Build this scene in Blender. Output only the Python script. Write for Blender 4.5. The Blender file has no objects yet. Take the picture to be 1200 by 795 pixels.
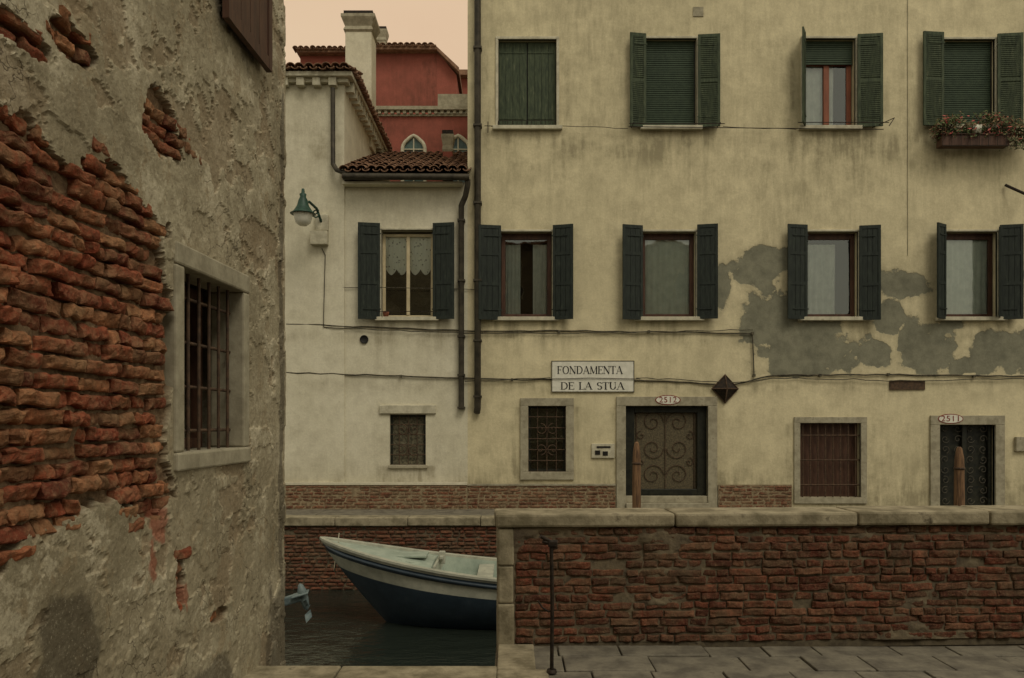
import bpy, math, random
import numpy as np
from mathutils import Vector
random.seed(7); rng=np.random.RandomState(7)
scene=bpy.context.scene
scene.view_settings.view_transform='Standard'
try: scene.view_settings.look='None'
except Exception: pass
scene.view_settings.exposure=0

# ------------------------------------------------------------ helpers
def c(r,g,b):
    def f(v):
        v/=255.0
        return v/12.92 if v<=0.04045 else ((v+0.055)/1.055)**2.4
    return (f(r),f(g),f(b),1)
def empty(name,loc=(0,0,0)):
    o=bpy.data.objects.new(name,None); o.location=loc; o.empty_display_size=.2
    scene.collection.objects.link(o); return o
def link(name,me,mat=None,parent=None,smooth=False):
    o=bpy.data.objects.new(name,me); scene.collection.objects.link(o)
    if mat is not None:
        for m in (mat if isinstance(mat,(list,tuple)) else [mat]): me.materials.append(m)
    if parent is not None: o.parent=parent
    if smooth:
        me.polygons.foreach_set('use_smooth',[True]*len(me.polygons))
    return o
def mesh(name,v,f,mat=None,parent=None,smooth=False):
    me=bpy.data.meshes.new(name); me.from_pydata(v,[],f); me.update()
    return link(name,me,mat,parent,smooth)
def boxes(name,bl,mat,parent=None,bevel=0):
    v=[];f=[]
    for (x0,x1,y0,y1,z0,z1) in bl:
        if x0>x1:x0,x1=x1,x0
        if y0>y1:y0,y1=y1,y0
        if z0>z1:z0,z1=z1,z0
        b=len(v)
        v+=[(x0,y0,z0),(x1,y0,z0),(x1,y1,z0),(x0,y1,z0),(x0,y0,z1),(x1,y0,z1),(x1,y1,z1),(x0,y1,z1)]
        f+=[tuple(b+i for i in q) for q in ((0,3,2,1),(4,5,6,7),(0,1,5,4),(1,2,6,5),(2,3,7,6),(3,0,4,7))]
    o=mesh(name,v,f,mat,parent)
    if bevel:
        m=o.modifiers.new('bevel','BEVEL'); m.width=bevel; m.segments=2; m.limit_method='ANGLE'
    return o
def tube(name,pts,r,mat,parent=None,smooth=True,cyclic=False,res=3):
    cu=bpy.data.curves.new(name,'CURVE'); cu.dimensions='3D'; cu.bevel_depth=r; cu.bevel_resolution=res
    lists=pts if isinstance(pts[0][0],(list,tuple)) else [pts]
    for pl in lists:
        s=cu.splines.new('POLY'); s.points.add(len(pl)-1)
        for p,q in zip(s.points,pl): p.co=(q[0],q[1],q[2],1)
        s.use_cyclic_u=cyclic
    cu.use_fill_caps=True
    o=bpy.data.objects.new(name,cu); scene.collection.objects.link(o); cu.materials.append(mat)
    if parent: o.parent=parent
    return o
def lathe(name,prof,mat,parent=None,n=24,loc=(0,0,0),sx=1,sy=1):
    v=[];f=[]
    for (r,z) in prof:
        for i in range(n):
            a=2*math.pi*i/n; v.append((loc[0]+r*sx*math.cos(a),loc[1]+r*sy*math.sin(a),loc[2]+z))
    for j in range(len(prof)-1):
        for i in range(n):
            k=(i+1)%n; f.append((j*n+i,j*n+k,(j+1)*n+k,(j+1)*n+i))
    return mesh(name,v,f,mat,parent,True)
def _h(ix,iy,seed):
    n=(ix.astype(np.int64)*374761393+iy.astype(np.int64)*668265263+seed*1442695041)&0xffffffff
    n=((n^(n>>13))*1274126177)&0xffffffff
    return ((n^(n>>16))&0xffff)/65535.0
def vn(x,y,seed=0):
    x=np.asarray(x,float);y=np.asarray(y,float)
    ix=np.floor(x);iy=np.floor(y);fx_=x-ix;fy_=y-iy
    u=fx_*fx_*(3-2*fx_);w=fy_*fy_*(3-2*fy_)
    a=_h(ix,iy,seed);b=_h(ix+1,iy,seed);d=_h(ix,iy+1,seed);e=_h(ix+1,iy+1,seed)
    return (a*(1-u)+b*u)*(1-w)+(d*(1-u)+e*u)*w
def fbm(x,y,o=5,seed=0,g=.5):
    s=0;a=1;t=0
    for i in range(o):
        s=s+a*vn(x*2**i,y*2**i,seed+i*17);t+=a;a*=g
    return s/t*2-1
def sst(x,a,b):
    t=np.clip((x-a)/(b-a),0,1);return t*t*(3-2*t)

# ------------------------------------------------------------ materials
class NT:
    def __init__(s,name):
        s.m=bpy.data.materials.new(name); s.m.use_nodes=True; s.t=s.m.node_tree
        s.b=s.t.nodes['Principled BSDF']; s.pos=s.n('ShaderNodeNewGeometry').outputs['Position']
    def n(s,t,**k):
        x=s.t.nodes.new(t)
        for a,b in k.items(): setattr(x,a,b)
        return x
    def l(s,a,b): s.t.links.new(a,b)
    def noise(s,scale,detail=6,rough=.6,stretch=None,dist=0):
        x=s.n('ShaderNodeTexNoise'); x.inputs['Scale'].default_value=scale; x.inputs['Detail'].default_value=min(detail,6)
        x.inputs['Roughness'].default_value=rough; x.inputs['Distortion'].default_value=dist
        if stretch:
            mp=s.n('ShaderNodeMapping'); mp.inputs['Scale'].default_value=stretch; s.l(s.pos,mp.inputs['Vector']); s.l(mp.outputs[0],x.inputs['Vector'])
        else: s.l(s.pos,x.inputs['Vector'])
        return x.outputs['Fac']
    def ramp(s,fac,stops,interp='LINEAR'):
        x=s.n('ShaderNodeValToRGB'); x.color_ramp.interpolation=interp
        e=x.color_ramp.elements
        while len(e)<len(stops): e.new(.5)
        for q,(p,col) in zip(e,stops): q.position=p; q.color=col
        s.l(fac,x.inputs[0]); return x.outputs[0]
    def rng(s,fac,a,b,lo=0,hi=1):
        x=s.n('ShaderNodeMapRange'); x.inputs[1].default_value=a;x.inputs[2].default_value=b;x.inputs[3].default_value=lo;x.inputs[4].default_value=hi
        s.l(fac,x.inputs[0]); return x.outputs[0]
    def mix(s,fac,a,b,mode='MIX'):
        x=s.n('ShaderNodeMix',data_type='RGBA',blend_type=mode)
        for sock,v in ((x.inputs[0],fac),(x.inputs[6],a),(x.inputs[7],b)):
            if isinstance(v,(tuple,float,int)): sock.default_value=v
            else: s.l(v,sock)
        return x.outputs[2]
    def math(s,op,a,b=0.0,clamp=False):
        x=s.n('ShaderNodeMath',operation=op); x.use_clamp=clamp
        for sock,v in ((x.inputs[0],a),(x.inputs[1],b)):
            if isinstance(v,(float,int)): sock.default_value=v
            else: s.l(v,sock)
        return x.outputs[0]
    def attr(s,name):
        x=s.n('ShaderNodeAttribute'); x.attribute_name=name; return x.outputs['Fac']
    def bump(s,h,strength=.5,dist=.01,prev=None):
        x=s.n('ShaderNodeBump'); x.inputs['Strength'].default_value=strength; x.inputs['Distance'].default_value=dist
        s.l(h,x.inputs['Height'])
        if prev is not None: s.l(prev,x.inputs['Normal'])
        s.l(x.outputs[0],s.b.inputs['Normal']); return x.outputs[0]
    def fin(s,col,rough=.85,metal=0,spec=.25):
        if isinstance(col,tuple): s.b.inputs['Base Color'].default_value=col
        else: s.l(col,s.b.inputs['Base Color'])
        if isinstance(rough,(float,int)): s.b.inputs['Roughness'].default_value=rough
        else: s.l(rough,s.b.inputs['Roughness'])
        s.b.inputs['Metallic'].default_value=metal
        s.b.inputs['Specular IOR Level'].default_value=spec
        return s.m
def mat(name,c1,c2,scale=5,rough=.8,bump=.3,bscale=80,metal=0,spec=.25,stretch=None,c3=None,lo=.38,hi=.62,dist=.004):
    t=NT(name); f=t.noise(scale,8,.65,stretch)
    st=[(lo,c1),(hi,c2)]
    if c3: st.append((min(hi+.1,1),c3))
    col=t.ramp(f,st)
    if bump: t.bump(t.noise(bscale,4,.6,stretch),bump,dist)
    return t.fin(col,rough,metal,spec)

PLASTERS=[]
def plaster(name,base,base2,dirt,patch,patch2):
    t=NT(name)
    big=t.noise(.55,6,.62); med=t.noise(3.2,6,.68); fine=t.noise(26,5,.7)
    col=t.ramp(big,[(.36,base),(.62,base2)])
    col=t.mix(t.rng(med,.44,.68,0,.34),col,dirt)
    streak=t.noise(3.2,6,.7,(3.0,3.0,.45)); blot=t.noise(1.7,6,.72)
    sf=t.math('MULTIPLY',t.rng(streak,.35,.62,.45,1.1),t.rng(blot,.35,.6,.35,1.25))
    d=t.math('MULTIPLY',t.attr('dirt'),sf,True)
    col=t.mix(d,col,dirt)
    hair=t.noise(9,6,.75,(1,1,.8),1.2)
    col=t.mix(t.rng(hair,.60,.70,0,.30),col,dirt)
    pf=t.math('ADD',t.attr('patch'),t.math('MULTIPLY',t.math('SUBTRACT',t.noise(7,6,.62),.5),1.1))
    pm=t.rng(pf,-.03,.10)
    halo=t.rng(pf,-.45,.0,0,.40)
    col=t.mix(halo,col,dirt)
    pc=t.ramp(t.noise(3.5,6,.7),[(.34,patch),(.62,patch2)])
    col=t.mix(pm,col,pc)
    col=t.mix(t.rng(fine,.35,.7,0,.14),col,c(40,34,24))
    b1=t.bump(fine,.35,.006)
    b2=t.bump(med,.5,.02,b1)
    t.bump(t.math('SUBTRACT',1.0,pm),.6,.012,b2)
    m=t.fin(col,.9,0,.15);PLASTERS.append(m);return m

def brickmat(name,stops,dust,dust_amt=.5,moss=None,grime=.8):
    t=NT(name)
    col=t.ramp(t.attr('rnd'),stops)
    n1=t.noise(13,6,.75); n2=t.noise(60,4,.7)
    col=t.mix(t.rng(n1,.36,.62,0,grime),col,c(60,40,30),'MIX')
    col=t.mix(t.rng(t.noise(5.5,6,.75),.44,.6,0,dust_amt),col,dust)
    col=t.mix(t.rng(n2,.5,.72,0,.38),col,c(168,134,102))
    col=t.mix(t.rng(t.noise(27,5,.75),.52,.66,0,.5*grime/.8),col,c(74,56,42))
    if moss: col=t.mix(t.rng(t.noise(1.5,6,.75),.48,.62,0,.6),col,moss)
    b=t.bump(n2,.7,.006); t.bump(n1,.9,.018,b)
    return t.fin(col,.93,0,.12)

ISTR=mat('istrian_stone',c(168,162,140),c(198,192,168),6,.8,.4,50,c3=c(156,148,124))
ISTR_D=mat('weathered_stone',c(138,131,110),c(166,159,136),7,.85,.6,40,c3=c(118,110,90))
COPE=mat('coping_stone',c(114,106,84),c(162,152,126),5,.85,.8,30,c3=c(84,76,60),dist=.008)
CREAM=plaster('yellow_plaster',c(216,205,168),c(228,216,178),c(158,149,120),c(112,111,95),c(138,136,116))
WHITE=plaster('white_plaster',c(214,208,182),c(224,218,194),c(166,158,134),c(140,132,112),c(168,160,138))
RED=plaster('red_plaster',c(150,86,74),c(162,94,80),c(118,72,60),c(138,80,68),c(152,90,78))
GREEN=mat('green_shutter_paint',c(52,61,46),c(74,83,62),9,.75,.4,60,stretch=(2.5,2.5,.5),c3=c(104,106,84))
DGREEN=mat('dark_green_shutter_paint',c(30,36,32),c(43,50,43),9,.6,.3,60,stretch=(2.5,2.5,.5),c3=c(64,70,60))
BLIND=mat('green_blind',c(50,64,48),c(62,76,57),10,.6,.1,60)
BROWN=mat('brown_window_wood',c(66,46,36),c(88,62,48),8,.55,.2,50,stretch=(2,2,.4))
REDW=mat('red_window_wood',c(118,70,50),c(138,82,58),8,.5,.2,50,stretch=(2,2,.4))
CREAMW=mat('cream_window_wood',c(182,168,134),c(198,184,150),8,.5,.2,50)
DARKW=mat('dark_door_wood',c(26,28,24),c(44,44,34),10,.5,.2,50)
IRON=mat('iron',c(34,30,26),c(58,48,38),20,.6,.3,80,metal=.3)
RUST=mat('rusty_iron',c(62,50,40),c(92,72,54),20,.8,.4,80)
PIPE=mat('drainpipe_metal',c(50,46,38),c(74,68,56),6,.55,.2,40,metal=.2)
CABLE=mat('cable',c(52,48,40),c(96,90,72),12,.7,0)
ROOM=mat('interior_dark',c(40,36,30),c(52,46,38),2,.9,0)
CURT=mat('curtain_cloth',c(216,220,212),c(234,236,228),6,.9,.1,60)
TILE=mat('roof_tiles',c(106,80,64),c(146,114,90),7,.9,.5,40,c3=c(80,72,60))
WOODP=mat('mooring_post_wood',c(80,60,44),c(128,98,70),9,.85,.5,40,stretch=(3,3,.3))
MORTAR=mat('mortar',c(112,98,76),c(150,134,106),18,.95,.7,60,c3=c(84,72,56))
MORTD=mat('dirty_mortar',c(82,74,60),c(110,100,80),14,.95,.7,60,c3=c(62,54,44))
SIGNW=mat('sign_stone',c(206,204,188),c(222,219,204),9,.6,.1,60)
BLACK=mat('black_paint',c(24,22,20),c(34,32,28),9,.6,0)
# lace: white cloth with a woven pattern of open holes
t=NT('lace_curtain')
vo=t.n('ShaderNodeTexVoronoi');vo.inputs['Scale'].default_value=13;t.l(t.pos,vo.inputs['Vector'])
t.l(t.rng(vo.outputs['Distance'],.12,.30,.25,1),t.b.inputs['Alpha'])
LACE=t.fin(c(244,243,236),.9,0,.1)
def glassmat(name,base):
    m=bpy.data.materials.new(name); m.use_nodes=True; t=m.node_tree; t.nodes.clear()
    o=t.nodes.new('ShaderNodeOutputMaterial'); mx=t.nodes.new('ShaderNodeMixShader')
    tr=t.nodes.new('ShaderNodeBsdfTransparent'); gl=t.nodes.new('ShaderNodeBsdfGlossy'); fr=t.nodes.new('ShaderNodeFresnel')
    ad=t.nodes.new('ShaderNodeMath'); ad.inputs[1].default_value=base
    gl.inputs['Roughness'].default_value=.02; gl.inputs['Color'].default_value=(.85,.9,.87,1)
    nz=t.nodes.new('ShaderNodeTexNoise'); nz.inputs['Scale'].default_value=1.6; bp=t.nodes.new('ShaderNodeBump'); bp.inputs['Strength'].default_value=.15; bp.inputs['Distance'].default_value=.05
    g=t.nodes.new('ShaderNodeNewGeometry'); t.links.new(g.outputs['Position'],nz.inputs['Vector']); t.links.new(nz.outputs['Fac'],bp.inputs['Height']); t.links.new(bp.outputs[0],gl.inputs['Normal'])
    tr.inputs[0].default_value=(.88,.92,.88,1)
    t.links.new(fr.outputs[0],ad.inputs[0]); t.links.new(ad.outputs[0],mx.inputs[0]); t.links.new(tr.outputs[0],mx.inputs[1]); t.links.new(gl.outputs[0],mx.inputs[2]); t.links.new(mx.outputs[0],o.inputs[0])
    return m
GLASS=glassmat('window_glass',.10)
BR1=brickmat('old_brick',[(0,c(104,56,42)),(.3,c(142,74,52)),(.55,c(162,90,62)),(.8,c(180,126,88)),(1,c(124,88,64))],c(138,114,84),.5,grime=.62)
BR2=brickmat('parapet_brick',[(0,c(86,50,40)),(.4,c(118,66,50)),(.7,c(134,78,58)),(.9,c(142,100,76)),(1,c(94,70,56))],c(104,88,68),.55,c(84,74,58),grime=.75)
BR3=brickmat('embankment_brick',[(0,c(104,66,52)),(.4,c(134,86,66)),(.7,c(150,108,82)),(1,c(118,98,78))],c(124,110,86),.7)

# ------------------------------------------------------------ brick geometry
def brick_field(name,O,U,N,s0,s1,z0,z1,mat,parent,L=.25,H=.072,seed=1,nu=4,nv=3,jit=.006,amp=.004,mask=None,skip=None,depth=.05,gap=.01,roundz=.02,miss=.004,pu=8,pv=5):
    rs=np.random.RandomState(seed)
    O=np.array(O,float);U=np.array(U,float);N=np.array(N,float);Z=np.array((0,0,1.))
    u=np.linspace(-1,1,nu+1);v=np.linspace(-1,1,nv+1)
    if nu>=4:
        u=np.sign(u)*np.abs(u)**.75; v=np.sign(v)*np.abs(v)**.7
    u=np.concatenate([[-1],u,[1]]);v=np.concatenate([[-1],v,[1]])
    UU,VV=np.meshgrid(u,v,indexing='ij')
    edge=np.zeros_like(UU);edge[0,:]=edge[-1,:]=1;edge[:,0]=edge[:,-1]=1
    nU,nV=UU.shape
    tf=np.array([(i*nV+j,(i+1)*nV+j,(i+1)*nV+j+1,i*nV+j+1) for i in range(nU-1) for j in range(nV-1)])
    V=[];F=[];R=[];cnt=0
    k=0;z=z0
    while z<z1-.3*H:
        h=H*(1+rs.uniform(-.08,.08)); h=min(h,z1-z)
        s=s0-rs.uniform(0,L)
        wav=rs.uniform(0,50)
        while s<s1:
            l=L*(rs.uniform(.8,1.1) if rs.rand()<.55 else rs.uniform(.38,.6))
            a=max(s,s0);b=min(s+l,s1)
            if b-a>.04:
                cs=(a+b)/2;cz=z+h/2
                if not((mask is not None and mask(cs,cz)<-.35) or (skip and skip(cs,cz)) or rs.rand()<miss):
                    hl=(b-a-gap*rs.uniform(.7,1.7))/2;hh=(h-gap*rs.uniform(.7,1.7))/2
                    fr=rs.uniform(-jit,jit)
                    tilt=rs.uniform(-1,1)*jit*.7;tv=rs.uniform(-1,1)*jit*.5
                    e1=rs.uniform(.6,1.6);prof=(1-np.abs(UU)**(pu*e1))*(1-np.abs(VV)**(pv*e1))
                    S=cs+UU*hl;T=cz+VV*hh+UU*rs.uniform(-.004,.004)
                    nz=fbm(S*34+seed,T*34,3,seed)*amp*1.8+fbm(S*10,T*10,2,seed+5)*amp*2
                    D=fr+tilt*UU+tv*VV-(1-prof)*roundz+nz
                    S=S+(vn(T*40,S*9,seed+3)-.5)*amp*2.2
                    T=T+(vn(S*26,T*3+k,seed+9)-.5)*amp*2.4+.004*math.sin(cs*3+wav)
                    D=np.where(edge>0,-depth,D)
                    P=O+S[...,None]*U+T[...,None]*Z+D[...,None]*N
                    V.append(P.reshape(-1,3));F.append(tf+cnt);cnt+=nU*nV
                    R.append(np.full(nU*nV,rs.rand()))
            s+=l
        z+=H;k+=1
    if not V: return None
    V=np.concatenate(V);F=np.concatenate(F);R=np.concatenate(R)
    o=mesh(name,V.tolist(),F.tolist(),mat,parent,False)
    a=o.data.attributes.new('rnd','FLOAT','POINT');a.data.foreach_set('value',R.astype(np.float32))
    return o

# ------------------------------------------------------------ canal elevation: metres from the survey grid (55 units = 1 m)
FY=16.96
def ex(u): return (u-600)/55.0
def ez(v): return 1.65+(494-v)/55.0
def wall(name,x0,x1,z0,z1,openings,y,depth,mat,parent,res=.045,patch=None,dirt=None,seed=0):
    def lines(a,b,cuts):
        L=list(np.arange(a,b,res))+[b]
        cuts=[q for q in cuts if a<q<b]
        L=[q for q in L if all(abs(q-k)>res*.4 for k in cuts)]+cuts
        return np.array(sorted(set(L)))
    X=lines(x0,x1,[q for o in openings for q in o[:2]]);Z=lines(z0,z1,[q for o in openings for q in o[2:]])
    XX,ZZ=np.meshgrid(X,Z,indexing='ij')
    Y=y+fbm(XX*.8,ZZ*.8,3,seed)*.012+fbm(XX*5,ZZ*5,2,seed+2)*.002
    V=np.stack([XX,Y,ZZ],-1).reshape(-1,3)
    n=len(Z)
    cx=(X[:-1]+X[1:])/2;cz=(Z[:-1]+Z[1:])/2
    keep=np.ones((len(cx),len(cz)),bool)
    for o in openings:
        keep&=~(((cx>o[0])&(cx<o[1]))[:,None]&((cz>o[2])&(cz<o[3]))[None,:])
    I,J=np.nonzero(keep)
    F=np.stack([I*n+J,(I+1)*n+J,(I+1)*n+J+1,I*n+J+1],-1)
    V=V.tolist();F=F.tolist()
    pf=(patch(XX,ZZ) if patch else np.full(XX.shape,-1.)).reshape(-1);df=(dirt(XX,ZZ) if dirt else np.full(XX.shape,.15)).reshape(-1)
    nb=len(V)
    for o in openings:
        b=len(V);a0,a1,b0,b1=o
        V+=[(a0,y-.004,b0),(a1,y-.004,b0),(a1,y-.004,b1),(a0,y-.004,b1),(a0,y+depth,b0),(a1,y+depth,b0),(a1,y+depth,b1),(a0,y+depth,b1)]
        F+=[(b,b+1,b+5,b+4),(b+1,b+2,b+6,b+5),(b+2,b+3,b+7,b+6),(b+3,b,b+4,b+7)]
    pf=np.concatenate([pf,np.full(len(V)-nb,-1.5)]);df=np.concatenate([df,np.full(len(V)-nb,.4)])
    ob=mesh(name,V,F,mat,parent)
    for nm,arr in(('patch',pf),('dirt',df)):
        a=ob.data.attributes.new(nm,'FLOAT','POINT');a.data.foreach_set('value',arr.astype(np.float32))
    return ob

def curtain(name,x0,x1,z0,z1,y,mat,parent,waves=9,amp=.018,scallop=0):
    n=90;m=10;v=[];f=[]
    for i in range(n+1):
        x=x0+(x1-x0)*i/n
        for j in range(m+1):
            lo=z0+scallop*(1-abs(math.sin(i/n*math.pi*2)))
            z=lo+(z1-lo)*j/m
            v.append((x,y+amp*math.sin(waves*2*math.pi*i/n+.5*math.sin(j*.6))*(.6+.4*(1-j/m)),z))
    for i in range(n):
        for j in range(m): f.append((i*(m+1)+j,(i+1)*(m+1)+j,(i+1)*(m+1)+j+1,i*(m+1)+j+1))
    return mesh(name,v,f,mat,parent,True)
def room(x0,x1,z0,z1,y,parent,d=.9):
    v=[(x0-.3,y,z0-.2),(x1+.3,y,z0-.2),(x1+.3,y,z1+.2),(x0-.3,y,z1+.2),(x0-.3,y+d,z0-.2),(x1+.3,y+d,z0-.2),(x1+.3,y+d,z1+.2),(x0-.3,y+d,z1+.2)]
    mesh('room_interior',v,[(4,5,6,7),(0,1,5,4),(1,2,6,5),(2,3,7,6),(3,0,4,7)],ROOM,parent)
def surround(x0,x1,z0,z1,y,parent,w=.07,sill=True,proud=.03,mat=None,sw=.06):
    mt=mat or ISTR
    bl=[(x0-w,x0,y-proud,y+.06,z0,z1),(x1,x1+w,y-proud,y+.06,z0,z1),(x0-w,x1+w,y-proud-.003,y+.06,z1,z1+w)]
    if sill: bl.append((x0-w-sw,x1+w+sw,y-proud-.08,y+.1,z0-.08,z0))
    else: bl.append((x0-w,x1+w,y-proud-.003,y+.06,z0-w,z0))
    boxes('stone_surround',bl,mt,parent,.008)
def casement(x0,x1,z0,z1,y,parent,mat,panes=1,fw=.07,cross=0):
    bl=[(x0,x0+fw,y,y+.06,z0,z1),(x1-fw,x1,y,y+.06,z0,z1),(x0+fw,x1-fw,y+.002,y+.06,z1-fw,z1),(x0+fw,x1-fw,y+.002,y+.06,z0,z0+fw)]
    if panes==2:
        m=(x0+x1)/2; bl.append((m-fw*.6,m+fw*.6,y-.01,y+.06,z0+fw,z1-fw))
    for k in range(cross):
        zz=z0+(z1-z0)*(k+1)/(cross+1); bl.append((x0+fw,x1-fw,y+.006,y+.05,zz-.015,zz+.015))
    boxes('window_frame',bl,mat,parent,.005)
    mesh('window_pane',[(x0+fw*.5,y+.03,z0+fw*.5),(x1-fw*.5,y+.03,z0+fw*.5),(x1-fw*.5,y+.03,z1-fw*.5),(x0+fw*.5,y+.03,z1-fw*.5)],[(0,1,2,3)],GLASS,parent)
def shutter(hx,ox,z0,z1,y,parent,mat,ang=None,louv=False):
    """hinge at hx, free edge at ox"""
    ang=math.radians(ang if ang is not None else random.uniform(6,16))
    w=abs(ox-hx)/math.cos(ang); sg=1 if ox>hx else -1
    st=.055;t=.035;bl=[]
    bl+=[(0,st,-t,0,z0,z1),(w-st,w,-t,0,z0,z1)]
    rails=[z0,z0+(z1-z0)*.36,z0+(z1-z0)*.68,z1-.07] if not louv else [z0,z0+(z1-z0)*.48,z1-.07]
    for r in rails: bl.append((st,w-st,-t+.002,-.002,r,r+.07))
    if louv:
        z=z0+.08
        while z<z1-.08:
            if all(not(r-.02<z<r+.07) for r in rails): bl.append((st,w-st,-t+.006,-.008,z,z+.028))
            z+=.042
        bl.append((st,w-st,-.014,-.006,z0+.01,z1-.01))
    else:
        np_=max(2,int(round((w-2*st)/.11)))
        for i in range(np_):
            a=st+(w-2*st)*i/np_;b=st+(w-2*st)*(i+1)/np_
            bl.append((a+.004,b-.004,-t+.012,-.006,z0+.01,z1-.01))
        bl.append((st,w-st,-.012,-.009,z0+.012,z1-.012))
    bl+=[(-.02,w*.75,-t-.006,-t+.0,z0+.2,z0+.225),(-.02,w*.75,-t-.006,-t+.0,z1-.24,z1-.215)]
    o=boxes('shutter',bl,mat,parent)
    o.location=(hx,y-.035,0)
    if sg>0: o.rotation_euler=(0,0,-ang)
    else:
        o.scale=(-1,1,1); o.rotation_euler=(0,0,ang)
    return o
def blind(x0,x1,z0,z1,y,parent):
    bl=[];z=z0
    while z<z1-.01:
        bl.append((x0,x1,y,y+.03,z,z+.03));z+=.046
    bl.append((x0,x1,y+.018,y+.024,z0,z1))
    boxes('roller_blind',bl,BLIND,parent)
def grille(x0,x1,z0,z1,y,parent,nv,nh,r=.011,mt=None,name='window_grille'):
    P=[]
    for i in range(nv):
        x=x0+(x1-x0)*(i+.5)/nv; P.append([(x,y,z0),(x,y,z1)])
    for j in range(nh):
        z=z0+(z1-z0)*(j+.5)/nh; P.append([(x0,y-.012,z),(x1,y-.012,z)])
    return tube(name,P,r,mt or IRON,parent,res=2)
def scroll(cx,cz,r,y,turns=1.4,flip=1,rot=0):
    n=26;pl=[]
    for i in range(n):
        t=i/(n-1);a=rot+turns*2*math.pi*t*flip;q=r*(1-t*.85)
        pl.append((cx+q*math.cos(a),y,cz+q*math.sin(a)))
    return pl

# ======================================================= yellow building
YB=empty('yellow_apartment_building')
XL=ex(548);XR=13.6;ZT=13.2
def R(a,b,t,d): return (ex(a),ex(b),ez(d),ez(t))
W1=R(584,652,47,149);W2=R(756,816,46,149);W3=R(941,1002,46,149);W4=R(1103,1165,47,148)
V5=R(587,647,272,372);V6=R(752,815,272,372);V7=R(944,1005,272,372);V8=R(1105,1168,272,372)
G1=R(619,663,476,553);D1=R(733,829,476,594);G2=R(937,1008,496,583);D2=R(1100,1165,498,594)
extra=[R(1290,1352,47,148),R(1290,1352,272,372),R(1262,1330,496,583)]
ops=[W1,W2,W3,W4,V5,V6,V7,V8,G1,D1,G2,D2]+extra
def patchf(X,Z):
    u=X*55+600;v=494-(Z-1.65)*55
    f=np.full(X.shape,-1.5)
    for(cx,cy,rx,ry) in[(890,312,32,22),(902,378,36,54),(950,410,70,36),(1042,372,17,24),(1056,334,40,18),(1088,405,38,36),(1022,415,26,16),(1170,414,36,24),(1140,432,34,14),(845,338,10,26),(930,300,20,10),(1182,325,24,12),(1210,410,34,26),(1120,375,14,16)]:
        f=np.maximum(f,.85*(1-((u-cx)/rx)**2-((v-cy)/ry)**2))
    f=np.maximum(f,-1.5)+fbm(X*2.6,Z*2.6,5,3)*.85
    f=np.maximum(f,-1.0+sst(v,540,590)*.75+fbm(X*4,Z*4,4,9)*.6)
    f=np.where(v>441+4*fbm(X*3,Z*0,2,4),np.minimum(f,-.6+sst(v,540,590)*.4+fbm(X*5,Z*5,3,14)*.3),f)
    return f
def dirtf(opn):
    def g(X,Z):
        d=.10+.18*sst(fbm(X*.5,Z*.5,4,21),-.3,.5)+.25*sst(Z,ez(400),ez(200))
        for o in opn:
            cx=(o[0]+o[1])/2;hw=(o[1]-o[0])/2+.15
            below=o[2]-Z
            m=np.exp(-np.clip(below,0,9)/.55)*(below>0)*np.clip(1-((np.abs(X-cx)-hw)/.15),0,1)
            d=d+1.15*m*sst(vn(X*9,Z*.8,5),.15,.8)
            edge=np.exp(-((np.abs(X-cx)-hw-.1)/.10)**2)*(Z<o[3])*(np.exp(-np.clip(o[2]-Z,0,5)/.6))
            d=d+.6*edge*vn(X*8,Z*2,8)
        d=d+.75*np.exp(-np.clip(Z-.3,0,9)/.45)*(.3+vn(X*3,Z*3,2))
        v=494-(Z-1.65)*55
        d=d+.65*np.exp(-((v-395)/9)**2)*vn(X*6,Z*6,31)+.65*np.exp(-((v-452)/10)**2)*vn(X*6,Z*6,32)
        d=d+.55*np.exp(-((v-172)/24)**2)*sst(fbm(X*1.5,Z*3,4,44),-.2,.5)
        return np.clip(d,0,1)
    return g
wall('facade_wall',XL,XR,-.22,ZT,ops,FY,.3,CREAM,YB,.045,patchf,dirtf(ops),1)
boxes('building_body',[(XL,XR,FY+1.25,FY+9,-.22,ZT),(XL-.0,XL+.25,FY+.02,FY+1.25,-.22,ZT),(XR-.25,XR,FY+.02,FY+1.25,-.22,ZT),(XL+.26,XR-.26,FY+.32,FY+1.24,ZT-.3,ZT-.01)],WHITE,YB)
boxes('roof_eave',[(XL-.1,XR+.2,FY-.55,FY+9,ZT,ZT+.12)],BROWN,YB)
x0,x1,z0,z1=W1
surround(*W1,FY,YB,.06)
bl=[]
for k in range(2):
    a=x0+(x1-x0)*k/2+.01;b=x0+(x1-x0)*(k+1)/2-.01
    for i in range(4):
        p=a+(b-a)*i/4;q=a+(b-a)*(i+1)/4; bl.append((p+.003,q-.003,FY+.10,FY+.13,z0+.01+random.uniform(0,.03),z1-.01))
    bl+=[(a,b-.05,FY+.09,FY+.099,z0+.2,z0+.225),(a,b-.05,FY+.09,FY+.099,z1-.25,z1-.225)]
boxes('closed_shutters',bl,GREEN,YB)
boxes('shutter_backing',[(x0,x1,FY+.135,FY+.16,z0,z1)],BLACK,YB)
for W in(W2,W4,extra[0]):
    surround(*W,FY,YB,.05); blind(W[0]+.03,W[1]-.03,W[2]+.02,W[3],FY+.1,YB); room(*W,FY+.3,YB)
    boxes('window_frame',[(W[0],W[0]+.03,FY+.09,FY+.16,W[2],W[3]),(W[1]-.03,W[1],FY+.09,FY+.16,W[2],W[3])],DARKW,YB)
surround(*W3,FY,YB,.05); room(*W3,FY+.3,YB)
blind(W3[0]+.02,W3[1]-.02,W3[3]-.5,W3[3],FY+.1,YB)
casement(W3[0]+.02,W3[1]-.02,W3[2],W3[3]-.4,FY+.16,YB,REDW,2,.1)
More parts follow.
